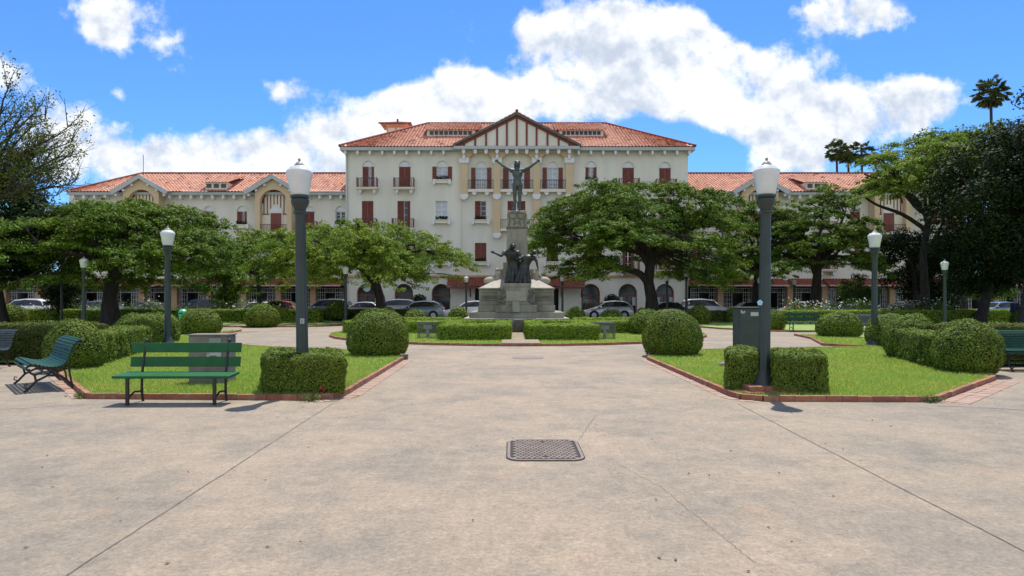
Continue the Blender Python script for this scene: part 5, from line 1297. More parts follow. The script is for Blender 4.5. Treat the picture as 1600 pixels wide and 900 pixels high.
# open, thin leaved tree reaching in at the upper left
def reaching_tree():
    d = 26; rd = random.Random(5); rr = np.random.default_rng(5)
    t = empty('reaching_tree', (PX(-150,d), d, 0), 'thin leaved tree with long bare branches reaching in at the upper left', 'tree')
    tb = MB(); tb.tube([(PX(-150,d),d,-.05),T(-145,420,d),T(-130,350,d),T(-110,310,d)], [.42,.34,.28,.22], 10); tb.build('trunk', M['bark'], t, smooth=True)
    lm = MB(); Q = []
    ends = [(55,180),(20,150),(75,205),(105,215),(125,205),(118,250),(60,240),(95,262),(120,290),(45,285),(85,305),(10,215),(30,310),(5,290),(60,165),(-20,170),(90,235),(35,225)]
    root = [T(-110,310,d),T(-60,285,d),T(-40,300,d),T(-90,280,d)]
    tips = []
    ends += [(100,275),(70,300),(110,300),(30,260),(60,265),(10,250),(90,285),(50,305),(120,270)]
    for i, (px, py) in enumerate(ends):
        dd = rd.uniform(-1.8,1.8); e = Vector(T(px+rd.uniform(-6,6),py+rd.uniform(-5,5),d,dd)); s = Vector(root[i%4]); m = s.lerp(e,.55)+Vector((0,0,-.35+rd.uniform(-.3,.2)))
        S = curve_pts(s, m, e, 10)
        for k in range(1,9): S[k] += Vector((rd.uniform(-.07,.07), rd.uniform(-.07,.07), rd.uniform(-.07,.07)))
        lm.tube(S, [.095*(1-k/11) for k in range(10)], 6)
        for k in range(3,10):
            for _ in range(3):
                a = S[k]; dr = Vector((rd.uniform(-.2,1.0), rd.uniform(-.9,.9), rd.uniform(-.1,1.0))).normalized()
                L_ = rd.uniform(.4,1.05); q = a+dr*L_*.5+Vector((0,0,.05)); f = a+dr*L_+Vector((0,0,rd.uniform(0,.25)))
                lm.tube([a,q,f], [.022,.014,.007], 4); tips += [q, f]
                for _ in range(2):
                    g2 = f+Vector((rd.uniform(-.3,.4),rd.uniform(-.3,.3),rd.uniform(-.05,.35))); lm.tube([f.lerp(q,.4),g2],[.009,.005],3); tips.append(g2)
    for p in tips:
        if rd.random() < .66: continue
        n = rd.randint(4,24); C = np.array(p)+rr.normal(0,.13,(n,3)); Q.append(leaf_arrays(C, np.tile([0,0,.6],(n,1)), .13, .05, .9, r=rr))
    lm.build('limbs', M['bark'], t, smooth=True); quads_obj('crown', np.concatenate(Q), M['sparse'], t, offs=wloc(t))
reaching_tree()
def palm(x, y, h, r, label, seed, group=None, n=75, tr=.22):
    rd = random.Random(seed); rr = np.random.default_rng(seed); t = empty('palm_tree', (x,y,0), label, 'palm tree', group)
    tb = MB(); tb.tube([(x,y,-.1),(x+.2,y,h*.5),(x-.1,y,h)], [tr*1.3,tr,tr*.8], 8); tb.build('trunk', M['bark'], t, smooth=True)
    Q = []
    for i in range(n):
        a = rd.random()*6.28; el = rd.uniform(-1.25,1.25); dr = Vector((math.cos(a)*math.cos(el), math.sin(a)*math.cos(el), math.sin(el)))
        c = Vector((x-.1,y,h)); e = c+dr*r*rd.uniform(.55,.8); e.z -= .25*r*max(0,math.cos(el))
        tb2 = (c, e)
        for k in range(22):                                  # fan of stiff blades at the stalk's end
            th = (k/21-.5)*3.6; side = dr.cross(Vector((0,0,1))).normalized(); upv = side.cross(dr)
            bd = (dr*math.cos(th)+side*math.sin(th)).normalized(); tip = e+bd*r*.42+Vector((0,0,-.12*r)); w = side.cross(bd).normalized()*.035*r+Vector((rd.uniform(-1,1),rd.uniform(-1,1),rd.uniform(-1,1)))*.03*r
            Q += [tuple(e), tuple(e.lerp(tip,.5)+w), tuple(tip), tuple(e.lerp(tip,.5)-w)]
        w = Vector((0,0,.03)); Q += [tuple(c), tuple(c.lerp(e,.5)+w), tuple(e), tuple(c.lerp(e,.5)-w)]
    quads_obj('fronds', np.array(Q), M['palm'], t, offs=wloc(t)); return t
palm(PX(1549,95),95,PZ(140,95),2.3,'tall single fan palm rising above the right skyline',1)
palm(PX(1308,110),110,PZ(240,110)+.9,1.9,'left fan palm of the pair above the right wing roof',2,'palms behind the hotel')
palm(PX(1326,112),112,PZ(244,112)+.8,1.8,'short fan palm squeezed between its neighbours above the right roof',3,'palms behind the hotel')
palm(PX(1347,108),108,PZ(243,108)+.8,2.2,'bushy dark palm on the right of the group above the right roof',4,'palms behind the hotel',n=50)
# clipped shrubs in pots against the hotel wall
for px, lb in ((655,'dark potted shrub against the hotel wall left of the entrance'),(956,'dark potted shrub against the hotel wall right of the entrance')):
    o = empty('potted_shrub', (PX(px,60.9),60.9,.12), lb, 'shrub', 'potted shrubs at the hotel')
    MB().lathe([(.25,0),(.36,.5),(.36,.55),(.3,.55)], (PX(px,60.9),60.9,.12), 12).build('pot', M['band'], o)
    MB().tube([(PX(px,60.9),60.9,.6),(PX(px,60.9),60.9,1.3)], .06, 6).build('stem', M['bark'], o)
    rr = np.random.default_rng(px); n = 900; e = rr.normal(0,1,(n,3)); e /= np.linalg.norm(e,axis=1,keepdims=True)
    quads_obj('foliage', leaf_arrays(np.array([PX(px,60.9),60.9,1.55])+e*np.array([.75,.6,.6])*rr.random((n,1))**.3, e, .16, .1, .5, r=rr), M['darkleaf'], o, offs=wloc(o))

# ------------------------------------------------------------------ lamps
def make_lamp(x, y, label, group='green lamp posts with white lanterns'):
    t = empty('street_lamp', (0,0,0), label, 'street lamp', group)
    prof = [(.27,0),(.27,.06),(.235,.10),(.21,.16),(.16,.25),(.125,.33),(.115,.36),(.098,.40),(.094,.8),(.088,1.8),(.080,2.86),(.086,2.90),(.108,2.915),(.108,2.94),(.088,2.96),(.10,3.0),(.138,3.07),(.142,3.13),(.128,3.15),(.15,3.165),(.15,3.20),(.12,3.205)]
    MB().lathe(prof, n=48, flutes=12, fd=.09, fz=(.39,2.87)).build('post', M['lampgreen'], t, local=True, smooth=True)
    MB().lathe([(.132,3.205),(.15,3.26),(.178,3.42),(.205,3.545),(.208,3.575),(.200,3.60),(.165,3.625),(.158,3.64),(.14,3.66),(.08,3.675)], n=24).build('lantern', M['opal'], t, local=True, smooth=True)
    c = MB().lathe([(.085,3.672),(.078,3.70),(.055,3.725),(.045,3.74),(.018,3.75),(.016,3.765),(.026,3.78),(.018,3.80),(.004,3.81)], n=16)
    c.build('cap', M['lampcap'], t, local=True, smooth=True)
    t.location = (x,y,0); return t
lamp0 = make_lamp(-3.38,10.35,'near left green lamp post rising out of a box-cut hedge'); lamp0.rotation_euler = (0,R(-.9),0)
def lamp(x, y, label, s=1.0, lean=0):
    o = copy_tree(lamp0); o.location = (x,y,0); o['label'] = label; o.scale = (s,s,s); o.rotation_euler = (0,R(lean),0.3); return o
l2 = lamp(4.04,10.28,'near right green lamp post standing on a brick plinth between hedge blocks',1.0,.9)
l2.location.z = .0
lamp(PX(262,19.7),19.7,'second left lamp post, behind the green plank bench')
lamp(PX(1366,20.5),20.5,'second right lamp post, beside a domed bush',1,-.5+.8)
lamp(PX(131,33),33,'lamp post on the far left in front of the wide flat-crowned tree')
lamp(PX(1476,35.5),35.5,'lamp post on the far right in front of the dark trees')
lamp(PX(540,40.8),40.8,'lamp post in front of the leaning trunk left of the monument')
lamp(PX(1072.5,44.8),44.8,'lamp post in front of the right corner of the hotel main block')
lamp(PX(735,55),50,'lamp post immediately left of the monument',.92)
lamp(PX(878,49),48.5,'lamp post immediately right of the monument, lantern in shade',.93)
lamp(PX(1420,51),49.5,'lamp post between the second and far right lamps, in front of the arcade',.93)
lamp(PX(415,60),50.3,'tiny distant lamp post seen left of the near left lamp',.72)
lamp(PX(1018,56),50.4,'distant lamp post beside the big trunk right of the monument',.95)
lamp(PX(1148,56),50.4,'distant dark lamp post in front of the right arcade, left of the cabinet',.9)
lamp(PX(1185,58),50.6,'distant lamp post in front of the right arcade, above the cabinet',.86)
# tidy positions so that their columns match the street line
for o in scn.objects:
    if o.name.startswith('street_lamp') and o.get('label','').startswith(('lamp post immediately left','tiny distant','distant lamp post beside','distant dark','distant lamp post in front','lamp post immediately right','lamp post between the second')):
        pass
b = MB(); b.box(3.62,4.46,9.86,10.72,.0,.10).box(3.70,4.38,9.94,10.64,.10,.17)
p = empty('lamp_plinth', (4.04,10.28,0), 'red brick plinth under the near right lamp post', 'plinth'); b2 = MB()
for lay, (w, z0_, h_) in enumerate(((.44,0,.09),(.36,.09,.08))):
    n = 7 - lay
    for s in range(4):
        for k in range(n):
            a0 = -w+2*w*k/n+.004; a1 = -w+2*w*(k+1)/n-.004
            pts = {0:(a0,a1,-w,-w+.1),1:(a0,a1,w-.1,w),2:(-w,-w+.1,a0,a1),3:(w-.1,w,a0,a1)}[s]
            if s in (2,3) and k in (0,n-1): continue
            b2.box(4.04+pts[0],4.04+pts[1],10.28+pts[2],10.28+pts[3],z0_,z0_+h_)
    b2.box(4.04-w+.11,4.04+w-.11,10.28-w+.11,10.28+w-.11,z0_+.001,z0_+h_-.004)
b2.build('brickwork', M['brick'], p)
# sticker and tag on the near posts
def disc(pts, y, m, name, x, z, r, parent=None):
    b = MB()
    for k in range(5):
        a = R(90+72*k); b.ball((x+r*.55*math.cos(a), y, z+r*.55*math.sin(a)), (r*.5,.003,r*.5), 10, 6)
    b.ball((x,y-.001,z),(r*.55,.003,r*.55),10,6)
    return b.build(name, M[m], parent)
sx_, sz_ = PX(1187.5,10.18), PZ(473,10.18)
tag(disc(5, 10.18, 'sticker', 'sticker', sx_, sz_, .045), 'pale blue flower-shaped sticker on the near right lamp post', 'sticker')
sx_, sz_ = PX(472.5,10.25), PZ(502,10.25)
b = MB(); b.box(sx_-.035,sx_+.03,10.245,10.25,sz_-.04,sz_+.045); b.box(sx_-.02,sx_+.01,10.238,10.2445,sz_-.03,sz_+.03,1)
tag(b.build('sticker', [M['label'],M['plate']]), 'small torn pale sticker on the near left lamp post', 'sticker')
# thin dark pole far left
o = MB(); o.tube([(PX(96.5,39),39,0),(PX(96.5,39),39,PZ(425,39)-1.0),(PX(97,39),39,PZ(400,39))], .065, 8); tag(o.build('pole', M['lampgreen'], smooth=True), 'thin dark green pole at the end of the far left hedge', 'pole')

# ------------------------------------------------------------------ benches
def plank_bench(loc, rz, label, mt, group=None):
    t = empty('plank_bench', (0,0,0), label, 'bench', group); w = .815
    def plank(name, y, z, hh, th, tilt, x0=-w, x1=w):
        b = MB().box(x0,x1,-th/2,th/2,-hh/2,hh/2); o = b.build(name, M[mt], t, local=True, bevel=.008, seg=2); o.location = (0,y,z); o.rotation_euler = (R(tilt),0,0); return o
    plank('backrest', .30,.795,.145,.035,-10); plank('backrest', .265,.585,.15,.035,-10)
    b = MB().box(-w-.02,w+.02,-.20,.20,-.022,.022); o = b.build('seat', M[mt], t, local=True, bevel=.018, seg=3); o.location = (0,0,.415); o.rotation_euler = (R(3),0,0)
    for s in (-1,1):
        x = s*.62
        f = MB().box(x-.022,x+.022,-.185,-.155,.40-.4,.395); f.tube([(x,-.17,.385),(x,.2,.385)], .018, 6); f.tube([(x,-.15,.10),(x,0,.17),(x,.19,.155)], .014, 6)
        f.build('front_leg', M['iron'], t, local=True)
        g2 = MB().tube([(x,.235,0),(x,.20,.15),(x,.205,.4),(x,.25,.60),(x,.315,.86),(x,.335,.90)], .021, 6); g2.build('rear_leg', M['iron'], t, local=True)
        MB().ball((x,.335,.90), .03, 8, 6).build('knob', M['iron'], t, local=True, smooth=True)
    t.location = loc; t.rotation_euler = (0,0,rz); return t
plank_bench((-4.90,9.36,0), R(1.0), 'bright green plank bench in front of the left lawn', 'benchgreen')
plank_bench((PX(1257,30.9),30.9,.05), 0, 'dark teal plank bench on the far right lawn', 'benchteal')
def slat_bench(loc, rz, label, mt, L_=1.75, group=None):
    """local: front towards -y, length along x"""
    t = empty('slatted_bench', (0,0,0), label, 'bench', group); h = L_/2
    key = [(-.31,.37),(-.33,.41),(-.28,.45),(-.18,.43),(-.06,.395),(.06,.39),(.16,.42),(.225,.50),(.26,.60),(.29,.69),(.33,.77),(.39,.82),(.45,.82)]
    P = []
    for i in range(len(key)-1):
        for q in range(6):
            u = q/6; pm = Vector(key[max(i-1,0)]); a = Vector(key[i]); b_ = Vector(key[i+1]); c = Vector(key[min(i+2,len(key)-1)])
            P.append(.5*((2*a)+(-pm+b_)*u+(2*pm-5*a+4*b_-c)*u*u+(-pm+3*a-3*b_+c)*u**3))
    P.append(Vector(key[-1]))
    cum = [0]
    for a, b_ in zip(P, P[1:]): cum.append(cum[-1]+(b_-a).length)
    def at(s):
        for i in range(len(P)-1):
            if cum[i+1] >= s: f = (s-cum[i])/(cum[i+1]-cum[i]+1e-9); return P[i].lerp(P[i+1], f), (P[i+1]-P[i]).normalized()
        return P[-1], (P[-1]-P[-2]).normalized()
    n = 20; pitch = cum[-1]/n
    for i in range(n):
        p, d_ = at((i+.5)*pitch); w = pitch*.41; nn = Vector((-d_.y, d_.x))
        b = MB(); c = [p-d_*w-nn*.0, p+d_*w-nn*.0, p+d_*w+nn*.024, p-d_*w+nn*.024]
        b.add([(-h,q.x,q.y) for q in c]+[(h,q.x,q.y) for q in c], [(0,1,2,3),(7,6,5,4),(0,4,5,1),(1,5,6,2),(2,6,7,3),(3,7,4,0)])
        b.build('slat', M[mt], t, local=True, bevel=.005)
    for s in (-h+.14, h-.14):
        b = MB(); b.tube([(s,q.x,q.y-.018) for q in P[::3]], .017, 6)
        b.tube([(s,-.36,0),(s,-.30,.05),(s,-.20,.17),(s,-.22,.27),(s,-.30,.33),(s,-.29,.38)], [.02,.018,.02,.018,.018,.016], 6)
        b.tube([(s,-.22,.27),(s,-.13,.30),(s,-.11,.36),(s,-.17,.40)], .014, 6); b.tube([(s,-.20,.17),(s,-.05,.25),(s,.12,.24),(s,.22,.16),(s,.30,.05),(s,.36,0)], [.02,.017,.017,.018,.02,.02], 6)
        b.tube([(s,-.05,.25),(s,.02,.33),(s,.0,.38)], .013, 6); b.tube([(s,.22,.16),(s,.20,.30),(s,.14,.385)], .015, 6); b.tube([(s,.30,.05),(s,.27,.22),(s,.24,.44)], .017, 6)
        b.tube([(s,-.30,.05),(s,-.36,.08),(s,-.35,.13),(s,-.31,.12)], .011, 5)
        b.build('iron_frame', M['iron'], t, local=True, smooth=True)
    MB().tube([(-h+.14,.0,.24),(h-.14,.0,.24)], .012, 6).build('cross_bar', M['iron'], t, local=True)
    t.location = loc; t.rotation_euler = (0,0,rz); return t
slat_bench((-8.22,11.25,0), R(-47), 'curved teal slatted bench seen from its end, left of the plank bench', 'benchteal')
slat_bench((-12.15,14.2,0), R(0), 'grey green slatted bench cut by the left edge in front of a dark hedge', 'benchdark')
slat_bench((11.35,13.9,0), R(0), 'teal slatted bench cut by the right edge in front of a dark hedge', 'benchteal')
slat_bench((PX(1357,28),28,.05), 0, 'dark slatted bench half hidden behind the second right lamp post', 'benchdark')

# ------------------------------------------------------------------ small furniture
o = empty('meter_box', (-5.3,11.2,0), 'grey concrete meter box on the lawn behind the green plank bench', 'utility box')
MB().box(-5.64,-4.96,11.15,11.5,0,.895).build('housing', M['concrete'], o, bevel=.012)
MB().box(-5.66,-4.945,11.13,11.52,.895,.915).build('lid', M['concrete'], o)
MB().box(-5.27,-5.06,11.135,11.149,.66,.85).build('door', M['plate'], o); MB().box(-5.31,-5.06,11.13,11.1485,.49,.60).build('notice', M['label'], o)
MB().box(-5.29,-5.275,11.12,11.1285,.575,.59).box(-5.26,-5.14,11.122,11.1285,.535,.545).build('notice_print', M['castdark'], o)
o = empty('electrical_cabinet', (5.02,13.6,0), 'tall dark green cabinet behind the near right lamp post', 'cabinet')
MB().box(4.77,5.29,13.5,13.85,.08,1.34).build('housing', M['cabinet'], o, bevel=.015); MB().box(4.75,5.31,13.48,13.87,1.34,1.37).build('roof', M['cabinet'], o, bevel=.008)
MB().box(4.80,5.26,13.485,13.499,.14,1.30).build('door', M['cabinet'], o, bevel=.004); MB().box(4.74,5.32,13.47,13.88,0,.08).build('plinth', M['concrete'], o)
MB().box(5.03,5.21,13.478,13.484,1.18,1.26).build('label_plate', M['label'], o); MB().box(4.82,4.84,13.478,13.484,1.24,1.31).box(4.85,4.88,13.478,13.484,1.23,1.28).box(4.89,4.91,13.478,13.484,1.24,1.29).build('paint_mark', M['label'], o)
MB().box(5.24,5.26,13.46,13.484,.68,.82).build('handle', M['iron'], o)
b = MB(); b.ball((4.68,14.1,.09),(.14,.10,.07),10,7); tag(b.build('stone', M['concrete'], smooth=True), 'small flat stone on the lawn left of the narrow hedge block', 'stone')
b = MB().box(-2.86,-2.66,16.28,16.42,0,.14); tag(b.build('kerb_stone', M['stonedark'], bevel=.01), 'dark square stone at the inner tip of the left lawn', 'stone')
# floodlight cages
def cage(px, d, label, s):
    x = PX(px,d); o = empty('floodlight_cage', (x,d,LZ), label, 'floodlight', 'caged floodlights'); w = .36; h = .62
    b = MB()
    for sx in (-w,w):
        for sy in (0,.36): b.box(x+sx-.015,x+sx+.015,d+sy-.015,d+sy+.015,LZ,LZ+h)
    for z in (LZ+.02,LZ+h):
        for sy in (0,.36): b.box(x-w,x+w,d+sy-.012,d+sy+.012,z-.012,z+.012)
        for sx in (-w,w): b.box(x+sx-.012,x+sx+.012,d,d+.36,z-.012,z+.012)
    b.build('frame', M['mesh'], o)
    b = MB()
    for k in range(1,18): q = x-w+2*w*k/18; b.box(q-.003,q+.003,d-.003,d+.003,LZ,LZ+h); b.box(q-.003,q+.003,d+.357,d+.363,LZ,LZ+h)
    for k in range(1,14): z = LZ+h*k/14; b.box(x-w,x+w,d-.0031,d+.0031,z-.003,z+.003); b.box(x-w-.003,x-w+.003,d,d+.36,z-.003,z+.003); b.box(x+w-.003,x+w+.003,d,d+.36,z-.003,z+.003)
    b.build('wire_mesh', M['mesh'], o)
    MB().box(x-w,x+w,d,d+.36,LZ+h+.013,LZ+h+.02).build('lid', M['mesh'], o)
    b = MB().box(x-.16,x+.16,d+.12,d+.28,LZ+.36,LZ+.52); f = b.build('lamp_head', M['label'], o, bevel=.01); MB().box(x-.05,x+.05,d+.16,d+.24,LZ,LZ+.36).build('stand', M['label'], o)
cage(667.5,24.5,'wire cage with a floodlight left of the left square hedge',-1); cage(946,24.1,'wire cage with a floodlight right of the right square hedge',1)
# litter bin
x, y = PX(282.5,30.2), 30.2; o = empty('litter_bin', (x,y,LZ), 'small bright green litter bin on a post left of a round bush', 'litter bin')
MB().tube([(x-.12,y,LZ),(x-.12,y,1.12)], .03, 8).build('post', M['iron'], o); MB().lathe([(.13,.55),(.17,.6),(.19,.95),(.18,1.02),(.1,1.09),(.02,1.11)], (x+.1,y,0), 16).build('bin', M['bin'], o, smooth=True)
MB().box(x+.02,x+.18,y-.205,y-.185,.88,.94).build('opening', M['iron'], o)
# manhole covers
def cover():
    x0,x1,y0,y1 = PX(793,6.43),PX(907,6.43),gd(720.5),gd(688); cx=(x0+x1)/2; cy=(y0+y1)/2; hw=(x1-x0)/2; hd=(y1-y0)/2
    o = empty('manhole_cover', (cx,cy,0), 'rounded rectangular cast iron cover with scale pattern in the foreground paving', 'manhole cover')
    def rr(w, d, r, n=6):
        P = []
        for sx, sy, a0 in ((1,1,0),(-1,1,90),(-1,-1,180),(1,-1,270)):
            for i in range(n+1):
                a = R(a0+90*i/n); P.append((cx+sx*(w-r)+r*math.cos(a), cy+sy*(d-r)+r*math.sin(a)))
        return P
    A, B = rr(hw,hd,.13), rr(hw-.028,hd-.028,.11); n = len(A); b = MB()
    b.add([(x,y,.012) for x,y in A]+[(x,y,.012) for x,y in B]+[(x,y,.0) for x,y in A]+[(x,y,0) for x,y in B], [(i,(i+1)%n,(i+1)%n+n,i+n) for i in range(n)]+[(i,(i+1)%n,(i+1)%n+2*n,i+2*n) for i in range(n)]+[(i+n,(i+1)%n+n,(i+1)%n+3*n,i+3*n) for i in range(n)])
    b.build('rim', M['cast'], o)
    MB().slab(rr(hw+.012,hd+.012,.14), .001, .0045).build('gap', M['castdark'], o)
    MB().slab(rr(hw-.034,hd-.034,.105), .0046, .0075).build('plate', M['castdark'], o)
    b = MB(); nx, ny = 12, 15; px_ = (2*hw-.10)/nx; py_ = (2*hd-.10)/ny
    for j in range(ny):
        for i in range(nx-(j%2)):
            x = cx-hw+.05+px_*(i+.5+.5*(j%2)); y = cy-hd+.05+py_*(j+.5)
            if abs(x-cx) < .035 and abs(abs(y-cy)-hd*.72) < .04: continue
            P = [(x-px_*.46,y+py_*.10),(x-px_*.40,y-py_*.22),(x-px_*.2,y-py_*.42),(x,y-py_*.48),(x+px_*.2,y-py_*.42),(x+px_*.40,y-py_*.22),(x+px_*.46,y+py_*.10),(x+px_*.2,y+py_*.36),(x,y+py_*.42),(x-px_*.2,y+py_*.36)]
            b.slab(P, .0076, .0125)
    b.build('scale_pattern', M['cast'], o)
    for sg in (-1,1): MB().box(cx-.03,cx+.03,cy+sg*hd*.72-.02,cy+sg*hd*.72+.02,.0077,.009).build('lift_hole', M['castdark'], o)
cover()
b = MB(); c = G(825,559); b.lathe([(.42,0.0),(.42,.007),(.38,.009),(.1,.009)], (c[0],c[1],.001), 24); tag(b.build('manhole_cover', M['cast']), 'small round cover in the walkway between the two large round bushes', 'manhole cover')
b = MB(); c = G(388,518.5); b.lathe([(.5,0.0),(.5,.007),(.45,.009),(.1,.009)], (c[0],c[1],.001), 24); tag(b.build('manhole_cover', M['cast']), 'round cover in the ring path in front of the far left lawn', 'manhole cover')
# scattered leaves and bits on the paving (stuff)
C = []; rr = np.random.default_rng(9)
xs = rr.uniform(-8,8,190); ys = rr.uniform(2.6,15,190); ok = (np.abs(xs) < ys*.8); xs, ys = xs[ok], ys[ok]
Cn = np.stack([xs,ys,np.full(len(xs),.008)],1); o = quads_obj('fallen_leaves', leaf_arrays(Cn, np.tile([0,0,1.],(len(xs),1)), .032, .017, .25, r=rr), M['deadleaf']); tag(o, 'tiny dry leaves scattered on the paving', 'leaves', kind='stuff')
# weeds at the kerb
for k, (p, lb) in enumerate((((-2.98,9.52),'small weed at the brick edge below the near left hedge'),((-6.62,9.82),'small weed at the kerb gap left of the plank bench'),((6.2,9.42),'small weed at the kerb corner of the right lawn'))):
    n = 90; rr = np.random.default_rng(k); C = np.array([p[0],p[1],.05])+rr.normal(0,1,(n,3))*np.array([.07,.03,.03]); o = quads_obj('weed', leaf_arrays(C, np.tile([0,-.3,.7],(n,1)), .05, .02, .8, r=rr), M['rose']); tag(o, lb, 'weed')
# red flowers under the near left hedge
o = MB(); o.ball((-2.93,9.80,.16),(.03,.02,.04),8,6); o.ball((-2.88,9.80,.13),(.02,.02,.03),8,6); o.tube([(-2.91,9.82,.02),(-2.92,9.81,.14)],.008,5); tag(o.build('red_flower', M['lightred'], smooth=True), 'single dull red flower at the foot of the near left hedge', 'flower')

# ------------------------------------------------------------------ cars
def car(px, d, kind, paint, label, L_=4.3, rz=0, face=-1):
    t = empty('parked_car', (0,0,0), label, 'car', 'cars parked along the street')
    H = {'sedan':1.42,'hatch':1.5,'suv':1.66}[kind]; w = .87
    if kind == 'sedan': st_ = [(-.5,.55,.55),(-.485,.68,.68),(-.33,.82,.82),(-.22,.88,.90),(-.08,.90,1.36),(.08,.90,1.42),(.22,.91,1.36),(.36,.94,.97),(.47,.92,.92),(.5,.70,.70)]
    elif kind == 'hatch': st_ = [(-.5,.55,.55),(-.485,.70,.70),(-.34,.86,.86),(-.26,.92,.95),(-.08,.95,1.42),(.10,.96,1.50),(.30,.97,1.46),(.40,.98,1.30),(.475,.97,.99),(.5,.70,.70)]
    else: st_ = [(-.5,.6,.6),(-.485,.82,.82),(-.33,.96,.96),(-.25,1.0,1.04),(-.10,1.02,1.56),(.10,1.03,1.66),(.34,1.04,1.62),(.42,1.04,1.5),(.485,1.02,1.06),(.5,.75,.75)]
    b = MB(); secs = []
    for (u, zb, zr) in st_:
        x = u*L_; ends = abs(u) > .47; ww = w*(.90 if ends else 1); wr = w*.72 if zr > zb+.2 else w*.86
        secs.append([(x,-ww*.92,.20),(x,-ww,.36),(x,-ww,.62 if zb > .62 else zb*.9),(x,-ww*.96,zb),(x,-wr,zr),(x,-wr*.5,zr+.015),(x,wr*.5,zr+.015),(x,wr,zr),(x,ww*.96,zb),(x,ww,.62 if zb > .62 else zb*.9),(x,ww,.36),(x,ww*.92,.20)])
    n = 12; vs = [p for s in secs for p in s]
    fs = [(j*n+i, j*n+(i+1)%n, (j+1)*n+(i+1)%n, (j+1)*n+i) for j in range(len(secs)-1) for i in range(n)]+[tuple(range(n-1,-1,-1)), tuple(range((len(secs)-1)*n, len(secs)*n))]
    b.add(vs, fs); o = b.build('body', CM[paint], t, local=True, bevel=.03, seg=2); 
    for pl in o.data.polygons: pl.use_smooth = True
    # glass: side strips and screens, 8 mm proud
    e = .012
    idx = [i for i in range(len(secs)) if st_[i][2] > st_[i][1]+.2]
    i0, i1 = idx[0]-1, idx[-1]+1
    for sgn, (ib, it) in ((-1,(3,4)),(1,(8,7))):
        g_ = MB()
        lowp = []; upp = []
        for i in range(i0, i1+1):
            pb, pt = Vector(secs[i][ib]), Vector(secs[i][it]); lowp.append(pb.lerp(pt,.10 if pt.z-pb.z > .2 else 0)+Vector((0,sgn*e,0))); upp.append(pb.lerp(pt,.88 if pt.z-pb.z > .2 else 0)+Vector((0,sgn*e,0)))
        m_ = len(lowp)
        lowp[0] = lowp[0].lerp(lowp[1],.12); lowp[-1] = lowp[-1].lerp(lowp[-2],.15); upp[0] = lowp[0]; upp[-1] = lowp[-1]
        for i in range(m_-1):
            if i == 0: g_.add([lowp[0],lowp[1],upp[1]], [(0,1,2)])
            elif i == m_-2: g_.add([lowp[i],lowp[i+1],upp[i]], [(0,1,2)])
            else: g_.add([lowp[i],lowp[i+1],upp[i+1],upp[i]], [(0,1,2,3)])
        g_.build('side_window', M['darkglass'], t, local=True)
    for a, c, nm, dx in ((i0,i0+1,'windscreen',-1),(i1-1,i1,'rear_window',1)):
        A = [Vector(secs[a][4]),Vector(secs[a][7])]; C = [Vector(secs[c][4]),Vector(secs[c][7])]
        q = [A[0].lerp(C[0],.1),A[1].lerp(C[1],.1),A[1].lerp(C[1],.9),A[0].lerp(C[0],.9)]; cen = sum(q,Vector())/4
        g2 = MB(); g2.add([p.lerp(cen,.06)+Vector((dx*.012,0,.018)) for p in q], [(0,1,2,3)]); g2.build(nm, M['darkglass'], t, local=True)
    for ux in (-.315,.305):
        for s in (-1,1):
            wh = MB().lathe([(.05,-.11),(.31,-.11),(.33,-.07),(.33,.07),(.31,.11),(.05,.11)], (ux*L_,s*(w-.08),.33), 20, axis='y').build('wheel', M['rubber'], t, local=True, smooth=True)
            MB().lathe([(.02,-.02),(.20,-.02),(.21,.02),(.02,.02)], (ux*L_,s*(w+.03),.33), 12, axis='y').build('rim', M['rim'], wh, local=True)
            MB().lathe([(.36,-.015),(.38,-.01),(.38,.005),(.36,.01)], (ux*L_,s*(w-.005),.34), 20, axis='y').build('wheel_arch', M['rubber'], t, local=True)
    zb = st_[1][1]
    for s in (-1,1):
        MB().ball((-.487*L_,s*.62,zb-.05), (.07,.16,.07), 10, 6).build('headlight', M['lightw'], t, local=True, smooth=True)
        MB().ball((.487*L_,s*.66,.83), (.06,.12,.10), 10, 6).build('tail_light', M['lightred'], t, local=True, smooth=True)
        MB().ball((-.17*L_,s*(w+.06),.98), (.07,.10,.06), 10, 6).build('mirror', CM[paint], t, local=True, smooth=True)
    for ux in (-.02,.18): MB().box(ux*L_-.004,ux*L_+.004,-w-.006,w+.006,.34,.86).build('door_seam', M['rubber'], t, local=True)
    MB().box(-.505*L_,-.49*L_,-.3,.3,.36,.48).build('number_plate', M['label'], t, local=True); MB().box(.49*L_,.505*L_,-.26,.26,.45,.57).build('number_plate', M['label'], t, local=True)
    t.location = (PX(px,d), d, 0.006 if d > 51 else 0); t.rotation_euler = (0,0,(0 if face < 0 else math.pi)+R(rz)); return t
def paint(name, c, rough=.28, metal=.3):
    m = mat(name, c, rough=rough, metal=metal, spec=.6); m.node_tree.nodes['Principled BSDF'].inputs['Coat Weight'].default_value = .8; return m
CM = dict(silver=paint('silver_paint',(.50,.52,.54),metal=.5), white=paint('white_paint',(.78,.79,.80),metal=0), black=paint('black_paint',(.015,.015,.018)), blue=paint('blue_grey_paint',(.16,.22,.28),metal=.4), red=paint('red_paint',(.35,.02,.015),metal=.1), dark=paint('charcoal_paint',(.05,.05,.06)))
CY = 53.0
car(950,CY,'hatch','silver','silver hatchback parked just right of the monument',4.0)
car(1050,CY,'sedan','black','black car parked right of the big trunk',4.3,face=1)
car(1103,CY+.3,'suv','white','white wagon with roof rails parked in front of the right arcade',4.2,face=1)
car(1168,CY,'sedan','dark','low dark car parked behind the green cabinet',4.3)
car(1247,CY,'sedan','white','white sedan parked right of the near right lamp post',4.2)
car(1318,CY,'sedan','silver','silver car behind the white roses',4.3)
